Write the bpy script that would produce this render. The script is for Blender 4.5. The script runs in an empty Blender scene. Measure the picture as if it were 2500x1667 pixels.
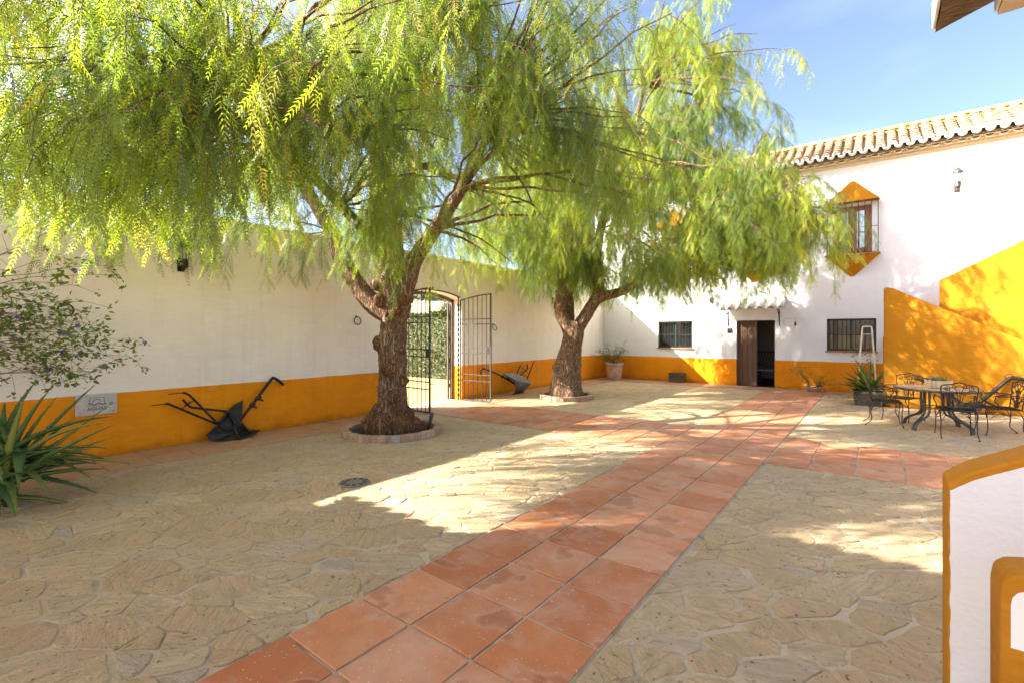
import bpy, bmesh, math, random
import numpy as np
from mathutils import Vector, Matrix, noise as mnoise

random.seed(7)
rng = np.random.default_rng(11)
scene = bpy.context.scene
COL = scene.collection
R = math.radians

# ------------------------------------------------------------------ camera
cam_d = bpy.data.cameras.new('camera')
cam = bpy.data.objects.new('camera', cam_d)
COL.objects.link(cam)
cam_d.sensor_width = 36.0
cam_d.lens = 36.0 * 1164.6 / 2500.0
cam_d.shift_y = -20.5 / 2500.0
cam_d.clip_start = 0.05
cam_d.clip_end = 3000.0
cam.location = (0, 0, 1.65)
cam.rotation_euler = (R(90), 0, R(37.51))
scene.camera = cam

# ------------------------------------------------------------------ sky and sun
SUN = Vector((1.0, 0.95, -0.90)).normalized()          # direction the light travels
world = bpy.data.worlds.new('World')
scene.world = world
world.use_nodes = True
nt = world.node_tree
bg = nt.nodes['Background']
sky = nt.nodes.new('ShaderNodeTexSky')
sky.sky_type = 'NISHITA'
sky.sun_disc = False
sky.sun_elevation = math.asin(-SUN.z)
sky.sun_rotation = math.atan2(-SUN.x, -SUN.y)
sky.altitude = 900
sky.air_density = 0.65
sky.dust_density = 6.0
sky.ozone_density = 1.5
# faint cirrus, all round the dome
tc = nt.nodes.new('ShaderNodeTexCoord')
mp = nt.nodes.new('ShaderNodeMapping'); mp.inputs['Scale'].default_value = (1.6, 3.2, 5.0); mp.inputs['Rotation'].default_value = (0, 0.3, 0.5)
cn = nt.nodes.new('ShaderNodeTexNoise'); cn.inputs['Scale'].default_value = 1.6; cn.inputs['Detail'].default_value = 7
cr = nt.nodes.new('ShaderNodeMapRange'); cr.inputs['From Min'].default_value = 0.48; cr.inputs['From Max'].default_value = 0.85; cr.inputs['To Max'].default_value = 0.07
mx = nt.nodes.new('ShaderNodeMix'); mx.data_type = 'RGBA'; mx.inputs['B'].default_value = (8.0, 8.6, 9.4, 1)
nt.links.new(tc.outputs['Generated'], mp.inputs['Vector']); nt.links.new(mp.outputs['Vector'], cn.inputs['Vector'])
nt.links.new(cn.outputs['Fac'], cr.inputs['Value']); nt.links.new(cr.outputs['Result'], mx.inputs['Factor'])
nt.links.new(sky.outputs['Color'], mx.inputs['A']); nt.links.new(mx.outputs['Result'], bg.inputs['Color'])
bg.inputs['Strength'].default_value = 0.08

sun_d = bpy.data.lights.new('sun', 'SUN')
sun_d.energy = 3.5
sun_d.angle = R(0.53)
sun_d.color = (1.0, 0.94, 0.85)
sun = bpy.data.objects.new('sun', sun_d)
COL.objects.link(sun)
sun.rotation_euler = SUN.to_track_quat('-Z', 'Y').to_euler()
sun.location = (-20, -20, 20)

scene.view_settings.view_transform = 'Standard'
scene.view_settings.look = 'None'
scene.view_settings.exposure = 2.8
scene.view_settings.use_white_balance = True
scene.view_settings.white_balance_temperature = 6800
scene.view_settings.gamma = 1.0
scene.view_settings.use_curve_mapping = False
scene.render.engine = 'CYCLES'
scene.cycles.max_bounces = 8
scene.cycles.transparent_max_bounces = 8
scene.cycles.use_denoising = True

# ------------------------------------------------------------------ materials
def _n(t, kind, **kw):
    n = t.nodes.new(kind)
    for k, v in kw.items():
        if k in n.inputs: n.inputs[k].default_value = v
        else: setattr(n, k, v)
    return n

def mix(t, fac, a, b, blend='MIX'):
    m = t.nodes.new('ShaderNodeMix'); m.data_type = 'RGBA'; m.blend_type = blend
    for sock, v in (('Factor', fac), ('A', a), ('B', b)):
        if hasattr(v, 'node'): t.links.new(v, m.inputs[sock])
        elif sock == 'Factor': m.inputs[sock].default_value = v
        else: m.inputs[sock].default_value = (*v[:3], 1)
    return m.outputs['Result']

def rangen(t, v, a, b, c=0.0, d=1.0):
    m = _n(t, 'ShaderNodeMapRange'); m.clamp = True
    for k, x in (('From Min', a), ('From Max', b), ('To Min', c), ('To Max', d)): m.inputs[k].default_value = x
    t.links.new(v, m.inputs['Value']); return m.outputs['Result']

def noise_of(t, vec, scale, detail=4, rough=0.55, dist=0.0):
    n = _n(t, 'ShaderNodeTexNoise', Scale=scale, Detail=detail, Roughness=rough, Distortion=dist)
    t.links.new(vec, n.inputs['Vector']); return n.outputs['Fac']

def worldpos(t, scale=(1, 1, 1)):
    g = _n(t, 'ShaderNodeNewGeometry')
    if scale == (1, 1, 1): return g.outputs['Position']
    m = _n(t, 'ShaderNodeMapping'); m.inputs['Scale'].default_value = scale
    t.links.new(g.outputs['Position'], m.inputs['Vector']); return m.outputs['Vector']

def objpos(t, scale=(1, 1, 1)):
    g = _n(t, 'ShaderNodeTexCoord'); m = _n(t, 'ShaderNodeMapping'); m.inputs['Scale'].default_value = scale
    t.links.new(g.outputs['Object'], m.inputs['Vector']); return m.outputs['Vector']

def tint_of(t):
    """random per object plus a stored per-piece value, wrapped to 0..1"""
    o = _n(t, 'ShaderNodeObjectInfo'); a = _n(t, 'ShaderNodeAttribute', attribute_name='tint')
    s = _n(t, 'ShaderNodeMath', operation='ADD'); f = _n(t, 'ShaderNodeMath', operation='FRACT')
    t.links.new(o.outputs['Random'], s.inputs[0]); t.links.new(a.outputs['Fac'], s.inputs[1]); t.links.new(s.outputs[0], f.inputs[0])
    return f.outputs[0]

def new_mat(name):
    m = bpy.data.materials.new(name); m.use_nodes = True
    t = m.node_tree; return m, t, t.nodes['Principled BSDF']

def bumped(t, b, h, strength=0.3, distance=0.01):
    n = _n(t, 'ShaderNodeBump', Strength=strength, Distance=distance)
    t.links.new(h, n.inputs['Height']); t.links.new(n.outputs['Normal'], b.inputs['Normal'])

def simple(name, c1, c2=None, scale=6.0, rough=0.75, metal=0.0, bump=0.2, bscale=40.0, bdist=0.004, spec=0.4, space='world', stretch=(1, 1, 1), randomize=0.0):
    m, t, b = new_mat(name)
    vec = worldpos(t, stretch) if space == 'world' else objpos(t, stretch)
    c2 = c2 or tuple(x * 0.8 for x in c1)
    f = rangen(t, noise_of(t, vec, scale, 5), 0.35, 0.65)
    col = mix(t, f, c1, c2)
    if randomize:
        v = rangen(t, tint_of(t), 0, 1, 1 - randomize, 1 + randomize)
        c = _n(t, 'ShaderNodeCombineColor')
        for k in range(3): t.links.new(v, c.inputs[k])
        col = mix(t, 1.0, col, c.outputs[0], 'MULTIPLY')
    t.links.new(col, b.inputs['Base Color'])
    b.inputs['Roughness'].default_value = rough; b.inputs['Metallic'].default_value = metal
    b.inputs['Specular IOR Level'].default_value = spec
    if bump: bumped(t, b, noise_of(t, vec, bscale, 4), bump, bdist)
    return m

def plaster(name, c, dirt, dirt_amt=0.5, bs=0.45, bd=0.010):
    m, t, b = new_mat(name)
    p = worldpos(t)
    big = rangen(t, noise_of(t, p, 0.8, 7, 0.62, 0.3), 0.42, 0.72, 0, dirt_amt)
    st = rangen(t, noise_of(t, worldpos(t, (6, 6, 0.30)), 1.5, 6, 0.62), 0.52, 0.78, 0, dirt_amt)
    col = mix(t, big, c, dirt); col = mix(t, st, col, dirt)
    brush = rangen(t, noise_of(t, worldpos(t, (1.2, 1.2, 9)), 3.0, 4, 0.6, 0.8), 0.40, 0.66, 0, dirt_amt * .55)
    col = mix(t, brush, col, tuple(min(1, x * 1.12 + .01) for x in c))
    pt = rangen(t, noise_of(t, p, 2.3, 3, 0.5, 0.5), 0.60, 0.63, 0, dirt_amt * .35)        # touched-up patches
    col = mix(t, pt, col, tuple(min(1, x * 1.1 + .02) for x in c))
    # rain splash and grime with a ragged top edge just above the paving
    z = _n(t, 'ShaderNodeSeparateXYZ'); t.links.new(p, z.inputs[0])
    a = _n(t, 'ShaderNodeMath', operation='MULTIPLY_ADD'); t.links.new(noise_of(t, p, 5, 6, 0.65), a.inputs[0]); a.inputs[1].default_value = -0.30
    t.links.new(z.outputs['Z'], a.inputs[2])
    low = rangen(t, a.outputs[0], 0.0, -0.13, 0, 0.6)
    col = mix(t, low, col, tuple(x * 0.55 for x in dirt))
    sp = rangen(t, noise_of(t, p, 70, 3, 0.6), 0.70, 0.74, 0, .5); col = mix(t, sp, col, tuple(x * 0.6 for x in dirt))
    t.links.new(col, b.inputs['Base Color'])
    b.inputs['Roughness'].default_value = 0.85; b.inputs['Specular IOR Level'].default_value = 0.25
    h = _n(t, 'ShaderNodeMath', operation='MULTIPLY_ADD')
    t.links.new(noise_of(t, p, 2.5, 4), h.inputs[0]); h.inputs[1].default_value = 3.0
    t.links.new(noise_of(t, p, 42, 5, 0.65), h.inputs[2])
    bumped(t, b, h.outputs[0], bs, bd)
    return m

M = {}
M['white'] = plaster('white_limewash', (0.87, 0.82, 0.74), (0.66, 0.58, 0.46), 0.42)
M['facade'] = plaster('white_facade_limewash', (0.80, 0.82, 0.85), (0.68, 0.68, 0.68), 0.3)
M['ochre'] = plaster('ochre_limewash', (0.82, 0.285, 0.004), (0.60, 0.19, 0.004), 0.7)
M['yellow'] = plaster('yellow_ochre_limewash', (0.42, 0.17, 0.003), (0.33, 0.125, 0.003), 0.7)
M['nearwhite'] = plaster('thick_white_limewash', (0.70, 0.71, 0.76), (0.60, 0.60, 0.64), 0.35, 0.4, .007)
M['rim'] = plaster('thick_ochre_limewash', (0.40, 0.165, 0.006), (0.29, 0.11, 0.006), 0.8, 0.5, .008)
M['iron'] = simple('black_painted_iron', (0.016, 0.015, 0.016), (0.045, 0.034, 0.027), 11, 0.42, 0.35, 0.6, 70, 0.004)
M['zinc'] = simple('aged_zinc', (0.20, 0.20, 0.20), (0.28, 0.27, 0.26), 20, 0.5, 0.3, 0.2)
M['iron_grey'] = simple('weathered_grey_iron', (0.06, 0.058, 0.06), (0.11, 0.105, 0.10), 18, 0.5, 0.4, 0.3, 90, 0.002)
M['gate_iron'] = simple('dark_grey_gate_iron', (0.035, 0.034, 0.036), (0.07, 0.066, 0.064), 22, 0.5, 0.4, 0.3, 90, 0.002)
M['brown_metal'] = simple('brown_metal', (0.11, 0.085, 0.07), (0.07, 0.055, 0.045), 8, 0.5, 0.2, 0.2)
M['wood_door'] = simple('old_brown_door_wood', (0.085, 0.045, 0.028), (0.14, 0.075, 0.045), 3, 0.6, 0, 0.5, 18, 0.004, stretch=(14, 14, 0.9))
M['wood_frame'] = simple('varnished_window_wood', (0.30, 0.13, 0.05), (0.22, 0.09, 0.035), 3, 0.5, 0, 0.3, 18, 0.003, stretch=(14, 14, 1))
M['wood_grey'] = simple('weathered_crate_wood', (0.17, 0.115, 0.07), (0.09, 0.06, 0.04), 3, 0.85, 0, 0.6, 20, 0.004, stretch=(2, 14, 14), randomize=0.3)
M['wood_pale'] = simple('pale_planter_wood', (0.62, 0.46, 0.27), (0.52, 0.36, 0.2), 4, 0.7, 0, 0.3, 30, 0.002, randomize=0.12)
M['beam'] = simple('rough_weathered_beam', (0.30, 0.20, 0.12), (0.10, 0.065, 0.045), 5, 0.9, 0, 1.0, 14, 0.02, stretch=(3, 18, 18))
M['green_paint'] = simple('dark_green_paint', (0.012, 0.045, 0.032), (0.02, 0.07, 0.05), 8, 0.4, 0, 0.1)
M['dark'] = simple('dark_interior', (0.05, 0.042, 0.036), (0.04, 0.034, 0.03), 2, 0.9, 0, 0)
M['dark_wall'] = simple('dim_room_wall', (0.50, 0.47, 0.43), (0.44, 0.41, 0.38), 2, 0.9, 0, 0)
M['cloth'] = simple('grey_curtain', (0.22, 0.20, 0.18), (0.15, 0.14, 0.13), 9, 0.9, 0, 0.3, 12, 0.01, stretch=(6, 6, 0.3))
M['sill'] = simple('terracotta_sill', (0.45, 0.20, 0.11), (0.36, 0.15, 0.085), 8, 0.8, 0, 0.3)
M['terracotta_pot'] = simple('limed_terracotta', (0.50, 0.27, 0.17), (0.60, 0.45, 0.36), 7, 0.9, 0, 0.4, 40, 0.004)
M['wicker'] = simple('grey_wicker', (0.20, 0.165, 0.125), (0.11, 0.09, 0.065), 30, 0.9, 0, 0.9, 70, 0.008)
M['soil'] = simple('dark_soil', (0.035, 0.024, 0.016), (0.07, 0.05, 0.033), 14, 0.95, 0, 1.0, 30, 0.02)
M['white_paint'] = simple('white_painted_wood', (0.78, 0.74, 0.68), (0.65, 0.60, 0.54), 12, 0.6, 0, 0.2)
M['cement'] = simple('pale_cement', (0.60, 0.56, 0.50), (0.50, 0.46, 0.40), 14, 0.9, 0, 0.6, 60, 0.004)
M['cornice'] = simple('sandy_cornice', (0.68, 0.58, 0.43), (0.58, 0.48, 0.34), 10, 0.9, 0, 0.4)
M['rooftile'] = simple('old_roof_tile', (0.52, 0.38, 0.24), (0.36, 0.24, 0.15), 9, 0.9, 0, 0.5, 40, 0.006, randomize=0.25)
M['ridge'] = simple('lichen_ridge', (0.62, 0.40, 0.06), (0.55, 0.42, 0.22), 6, 0.95, 0, 0.7, 25, 0.01, randomize=0.15)
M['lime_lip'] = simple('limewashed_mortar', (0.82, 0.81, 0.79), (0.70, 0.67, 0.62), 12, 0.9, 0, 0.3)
M['white_tile'] = simple('limewashed_tile', (0.78, 0.78, 0.79), (0.66, 0.65, 0.64), 8, 0.85, 0, 0.3)
M['brick'] = simple('ring_brick', (0.46, 0.30, 0.19), (0.38, 0.22, 0.14), 12, 0.9, 0, 0.6, 50, 0.005, randomize=0.22)
M['mortar'] = simple('brick_mortar', (0.40, 0.36, 0.29), (0.32, 0.28, 0.22), 14, 0.95, 0, 0.6)
M['brass'] = simple('dull_brass', (0.35, 0.25, 0.1), (0.25, 0.18, 0.08), 10, 0.4, 0.8, 0)
M['flower_blue'] = simple('violet_petal', (0.11, 0.07, 0.42), (0.08, 0.05, 0.3), 20, 0.6, 0, 0)
M['flower_yellow'] = simple('yellow_petal', (0.8, 0.55, 0.03), (0.7, 0.42, 0.02), 20, 0.6, 0, 0)
M['flower_white'] = simple('pale_petal', (0.8, 0.75, 0.72), (0.7, 0.6, 0.6), 20, 0.6, 0, 0)
M['tabletop'] = simple('mottled_stone_tabletop', (0.50, 0.40, 0.27), (0.42, 0.33, 0.21), 25, 0.22, 0, 0)
M['cast_iron'] = simple('dusty_cast_iron', (0.22, 0.19, 0.155), (0.16, 0.14, 0.115), 20, 0.8, 0, 0.5)
M['sand'] = simple('yellow_sand', (0.42, 0.285, 0.115), (0.36, 0.24, 0.09), 1.3, 0.95, 0, 0.6, 25, 0.02)
M['twig'] = simple('twig', (0.12, 0.085, 0.055), (0.19, 0.13, 0.085), 20, 0.9, 0, 0.3)

def glass_mat():
    m, t, b = new_mat('window_glass')
    b.inputs['Base Color'].default_value = (0.02, 0.025, 0.03, 1); b.inputs['Roughness'].default_value = 0.03
    b.inputs['Specular IOR Level'].default_value = 0.9
    b.inputs['Alpha'].default_value = 0.55
    return m
M['glass'] = glass_mat()
def mirror_glass():
    m, t, b = new_mat('sky_reflecting_glass')
    b.inputs['Base Color'].default_value = (0.10, 0.14, 0.19, 1); b.inputs['Roughness'].default_value = 0.02
    b.inputs['Metallic'].default_value = 0.0; b.inputs['Specular IOR Level'].default_value = 1.0; b.inputs['IOR'].default_value = 2.2
    return m
M['glass_sky'] = mirror_glass()
def lamp_glass():
    m, t, b = new_mat('lantern_glass')
    b.inputs['Base Color'].default_value = (0.75, 0.78, 0.78, 1); b.inputs['Roughness'].default_value = 0.1
    b.inputs['Alpha'].default_value = 0.35
    return m
M['lamp_glass'] = lamp_glass()

def leaf_mat(name, ramp, trans=0.45, rough=0.45):
    m, t, b = new_mat(name)
    a = _n(t, 'ShaderNodeAttribute', attribute_name='tint')
    r = _n(t, 'ShaderNodeValToRGB')
    while len(r.color_ramp.elements) < len(ramp): r.color_ramp.elements.new(0.5)
    for e, (p, c) in zip(r.color_ramp.elements, ramp): e.position = p; e.color = (*c, 1)
    t.links.new(a.outputs['Fac'], r.inputs['Fac'])
    t.links.new(r.outputs['Color'], b.inputs['Base Color']); b.inputs['Roughness'].default_value = rough
    b.inputs['Specular IOR Level'].default_value = 0.35
    tr = _n(t, 'ShaderNodeBsdfTranslucent')
    warm = mix(t, 1.0, r.outputs['Color'], (1.2, 1.25, 0.5), 'MULTIPLY')
    t.links.new(warm, tr.inputs['Color'])
    ms = _n(t, 'ShaderNodeMixShader'); ms.inputs[0].default_value = trans
    t.links.new(b.outputs[0], ms.inputs[1]); t.links.new(tr.outputs[0], ms.inputs[2])
    t.links.new(ms.outputs[0], t.nodes['Material Output'].inputs['Surface'])
    return m
M['pepper_leaf'] = leaf_mat('pepper_tree_leaf', [(0.0, (0.14, 0.21, 0.08)), (0.45, (0.25, 0.34, 0.06)), (0.8, (0.41, 0.47, 0.06)), (1.0, (0.55, 0.45, 0.09))], 0.58)
M['flower_spray'] = leaf_mat('pepper_flower_spray', [(0, (0.40, 0.36, 0.05)), (.6, (0.55, 0.40, 0.06)), (1.0, (0.50, 0.27, 0.06))], 0.35)
M['bush_leaf'] = leaf_mat('bush_leaf', [(0.0, (0.055, 0.11, 0.025)), (0.6, (0.12, 0.20, 0.035)), (1.0, (0.25, 0.32, 0.04))], 0.35)
M['hedge_leaf'] = leaf_mat('hedge_leaf', [(0.0, (0.025, 0.045, 0.010)), (0.6, (0.06, 0.085, 0.014)), (1.0, (0.13, 0.085, 0.03))], 0.15)
M['aloe'] = leaf_mat('aloe_leaf', [(0.0, (0.085, 0.17, 0.055)), (0.7, (0.15, 0.25, 0.07)), (1.0, (0.34, 0.33, 0.08))], 0.1, 0.4)
M['blade'] = leaf_mat('glossy_blade_leaf', [(0.0, (0.03, 0.085, 0.015)), (0.7, (0.08, 0.17, 0.02)), (1.0, (0.25, 0.30, 0.05))], 0.25, 0.3)
M['olive'] = simple('olive_grove', (0.12, 0.14, 0.07), (0.07, 0.085, 0.045), 3, 0.95, 0, 0.5, 4, 0.1)

def bark_mat(name, c1, c2, c3):
    m, t, b = new_mat(name)
    q = worldpos(t)
    warp = _n(t, 'ShaderNodeTexNoise', Scale=3.0, Detail=3); t.links.new(q, warp.inputs['Vector'])
    sc = _n(t, 'ShaderNodeVectorMath', operation='SCALE'); sc.inputs['Scale'].default_value = 0.10; t.links.new(warp.outputs['Color'], sc.inputs[0])
    w = _n(t, 'ShaderNodeVectorMath', operation='ADD'); t.links.new(q, w.inputs[0]); t.links.new(sc.outputs[0], w.inputs[1])
    mp = _n(t, 'ShaderNodeMapping'); mp.inputs['Scale'].default_value = (1, 1, 0.16); t.links.new(w.outputs[0], mp.inputs['Vector'])
    f = noise_of(t, mp.outputs[0], 34, 6, 0.62, 0.5)
    sub = _n(t, 'ShaderNodeMath', operation='SUBTRACT'); sub.inputs[1].default_value = .5; ab = _n(t, 'ShaderNodeMath', operation='ABSOLUTE')
    t.links.new(f, sub.inputs[0]); t.links.new(sub.outputs[0], ab.inputs[0])
    ridge = rangen(t, ab.outputs[0], 0.0, 0.11)
    mp2 = _n(t, 'ShaderNodeMapping'); mp2.inputs['Scale'].default_value = (1, 1, 0.45); t.links.new(w.outputs[0], mp2.inputs['Vector'])
    plates = rangen(t, noise_of(t, mp2.outputs[0], 13, 4, 0.6), 0.38, 0.62)
    col = mix(t, rangen(t, noise_of(t, q, 3.5, 5), 0.35, 0.65), c1, c2)
    col = mix(t, rangen(t, noise_of(t, mp.outputs[0], 60, 4), 0.45, 0.7, 0, .6), col, tuple(min(1, x * 1.7) for x in c1))
    col = mix(t, ridge, c3, col)
    t.links.new(col, b.inputs['Base Color']); b.inputs['Roughness'].default_value = 0.95; b.inputs['Specular IOR Level'].default_value = 0.15
    h = _n(t, 'ShaderNodeMath', operation='MULTIPLY_ADD'); t.links.new(ridge, h.inputs[0]); h.inputs[1].default_value = 0.8; t.links.new(plates, h.inputs[2])
    bumped(t, b, h.outputs[0], 1.0, 0.03)
    return m
M['bark'] = bark_mat('pepper_bark', (0.50, 0.345, 0.225), (0.38, 0.225, 0.125), (0.12, 0.068, 0.038))
M['burl'] = bark_mat('burl_bark', (0.44, 0.235, 0.11), (0.32, 0.155, 0.07), (0.09, 0.048, 0.026))

def stone_mat():
    m, t, b = new_mat('sandstone_flag')
    tn = tint_of(t)
    p = worldpos(t)
    r = _n(t, 'ShaderNodeValToRGB'); cs = [(0.0, (0.70, 0.515, 0.28)), (0.2, (0.56, 0.41, 0.225)), (0.42, (0.74, 0.56, 0.335)), (0.62, (0.62, 0.44, 0.235)), (0.8, (0.68, 0.53, 0.33)), (0.93, (0.62, 0.50, 0.34)), (0.97, (0.52, 0.47, 0.39)), (1.0, (0.68, 0.48, 0.26))]
    while len(r.color_ramp.elements) < len(cs): r.color_ramp.elements.new(0.5)
    for e, (q, c) in zip(r.color_ramp.elements, cs): e.position = q; e.color = (*c, 1)
    t.links.new(tn, r.inputs['Fac'])
    # bedding grain, turned stone by stone
    rot = _n(t, 'ShaderNodeVectorRotate', rotation_type='Z_AXIS')
    ang = _n(t, 'ShaderNodeMath', operation='MULTIPLY'); ang.inputs[1].default_value = 6.283
    t.links.new(tn, ang.inputs[0]); t.links.new(ang.outputs[0], rot.inputs['Angle']); t.links.new(p, rot.inputs['Vector'])
    mp = _n(t, 'ShaderNodeMapping'); mp.inputs['Scale'].default_value = (1, 4.5, 1); t.links.new(rot.outputs[0], mp.inputs['Vector'])
    gr = noise_of(t, mp.outputs[0], 5, 7, 0.68, 0.6)
    col = mix(t, rangen(t, gr, 0.38, 0.68), r.outputs['Color'], (0.50, 0.36, 0.20))
    col = mix(t, rangen(t, noise_of(t, p, 2.1, 5, 0.6), 0.42, 0.66, 0, 0.40), col, (0.43, 0.31, 0.18))
    col = mix(t, rangen(t, noise_of(t, p, 38, 4, 0.7), 0.56, 0.70, 0, 0.6), col, (0.60, 0.49, 0.33))
    col = mix(t, rangen(t, noise_of(t, p, 30, 3, 0.6), 0.63, 0.70, 0, 0.8), col, (0.10, 0.075, 0.05))
    vc = _n(t, 'ShaderNodeTexVoronoi', feature='DISTANCE_TO_EDGE', Scale=3.2)
    wn = _n(t, 'ShaderNodeTexNoise', Scale=4.0, Detail=5); ws = _n(t, 'ShaderNodeVectorMath', operation='SCALE'); ws.inputs['Scale'].default_value = .35
    wa = _n(t, 'ShaderNodeVectorMath', operation='ADD'); t.links.new(rot.outputs[0], wn.inputs['Vector']); t.links.new(wn.outputs['Color'], ws.inputs[0]); t.links.new(mp.outputs[0], wa.inputs[0]); t.links.new(ws.outputs[0], wa.inputs[1]); t.links.new(wa.outputs[0], vc.inputs['Vector'])
    ck = rangen(t, vc.outputs['Distance'], 0.0, 0.022, 1, 0); cm = _n(t, 'ShaderNodeMath', operation='MULTIPLY'); t.links.new(ck, cm.inputs[0]); t.links.new(rangen(t, noise_of(t, p, 1.7, 3), .48, .62, 0, .75), cm.inputs[1])
    col = mix(t, cm.outputs[0], col, (0.15, 0.105, 0.065))
    t.links.new(col, b.inputs['Base Color']); b.inputs['Roughness'].default_value = 0.85; b.inputs['Specular IOR Level'].default_value = 0.3
    h = _n(t, 'ShaderNodeMath', operation='MULTIPLY_ADD'); t.links.new(gr, h.inputs[0]); h.inputs[1].default_value = 1.6
    t.links.new(noise_of(t, p, 60, 4, 0.7), h.inputs[2])
    bumped(t, b, h.outputs[0], 1.0, 0.022)
    return m
M['stone'] = stone_mat()

def floor_mortar():
    m, t, b = new_mat('floor_mortar')
    p = worldpos(t)
    col = mix(t, rangen(t, noise_of(t, p, 1.2, 6), 0.35, 0.65), (0.55, 0.455, 0.32), (0.44, 0.345, 0.22))
    col = mix(t, rangen(t, noise_of(t, p, 3.4, 6, 0.65), 0.52, 0.66, 0, 0.75), col, (0.22, 0.16, 0.095))
    col = mix(t, rangen(t, noise_of(t, p, 45, 4, 0.7), 0.5, 0.7, 0, 0.4), col, (0.24, 0.19, 0.13))
    t.links.new(col, b.inputs['Base Color']); b.inputs['Roughness'].default_value = 0.95
    bumped(t, b, noise_of(t, p, 70, 4, 0.7), 0.7, 0.008)
    return m
M['floor'] = floor_mortar()

def tile_mat(nm='terracotta_tile', dust=None):
    m, t, b = new_mat(nm)
    tn = tint_of(t); p = worldpos(t)
    r = _n(t, 'ShaderNodeValToRGB'); cs = [(0.0, (0.56, 0.21, 0.08)), (0.2, (0.42, 0.135, 0.05)), (0.45, (0.60, 0.26, 0.12)), (0.65, (0.47, 0.16, 0.06)), (0.85, (0.58, 0.28, 0.15)), (1.0, (0.50, 0.18, 0.07))]
    while len(r.color_ramp.elements) < len(cs): r.color_ramp.elements.new(0.5)
    for e, (q, c) in zip(r.color_ramp.elements, cs): e.position = q; e.color = (*c, 1)
    t.links.new(tn, r.inputs['Fac'])
    # tile-local offset so that stains do not run from tile to tile
    off = _n(t, 'ShaderNodeVectorMath', operation='ADD'); sc = _n(t, 'ShaderNodeCombineXYZ')
    mu = _n(t, 'ShaderNodeMath', operation='MULTIPLY'); mu.inputs[1].default_value = 37.0
    t.links.new(tn, mu.inputs[0]); t.links.new(mu.outputs[0], sc.inputs[0]); t.links.new(p, off.inputs[0]); t.links.new(sc.outputs[0], off.inputs[1])
    s = noise_of(t, off.outputs[0], 3.0, 2, 0.45, 0.4)
    dark = rangen(t, s, 0.59, 0.64); halo = rangen(t, s, 0.50, 0.59)
    hm = _n(t, 'ShaderNodeMath', operation='SUBTRACT'); t.links.new(halo, hm.inputs[0]); t.links.new(dark, hm.inputs[1])
    h2 = _n(t, 'ShaderNodeMath', operation='MULTIPLY', use_clamp=True); t.links.new(hm.outputs[0], h2.inputs[0]); h2.inputs[1].default_value = 0.36
    d2 = _n(t, 'ShaderNodeMath', operation='MULTIPLY'); t.links.new(dark, d2.inputs[0]); d2.inputs[1].default_value = 0.5
    col = mix(t, h2.outputs[0], r.outputs['Color'], (0.52, 0.36, 0.27))
    col = mix(t, d2.outputs[0], col, (0.26, 0.10, 0.055))
    col = mix(t, rangen(t, noise_of(t, p, 8, 6, 0.65), 0.42, 0.68, 0, 0.45), col, (0.38, 0.15, 0.07))
    col = mix(t, rangen(t, noise_of(t, p, 2.2, 6, 0.6), 0.46, 0.70, 0, 0.55), col, (0.58, 0.35, 0.22))
    if dust: col = mix(t, rangen(t, noise_of(t, p, 3.2, 6, 0.65), 0.30, 0.62, .15, 0.85), col, dust)
    col = mix(t, rangen(t, noise_of(t, p, 55, 3, 0.6), 0.66, 0.70, 0, 0.8), col, (0.66, 0.56, 0.46))
    t.links.new(col, b.inputs['Base Color']); b.inputs['Roughness'].default_value = 0.62; b.inputs['Specular IOR Level'].default_value = 0.35
    bumped(t, b, noise_of(t, p, 26, 5, 0.65), 0.35, 0.006)
    return m
M['tile'] = tile_mat()
M['tile_dusty'] = tile_mat('sandy_terracotta_tile', (0.44, 0.30, 0.17))

def hill_mat():
    m, t, b = new_mat('far_hillside')
    p = worldpos(t)
    col = mix(t, rangen(t, noise_of(t, p, 0.012, 4), 0.42, 0.58), (0.44, 0.37, 0.27), (0.30, 0.29, 0.16))
    col = mix(t, rangen(t, noise_of(t, p, 0.12, 5), 0.4, 0.7, 0, 0.6), col, (0.20, 0.20, 0.10))
    t.links.new(col, b.inputs['Base Color']); b.inputs['Roughness'].default_value = 1.0
    return m
M['hill'] = hill_mat()

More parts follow.
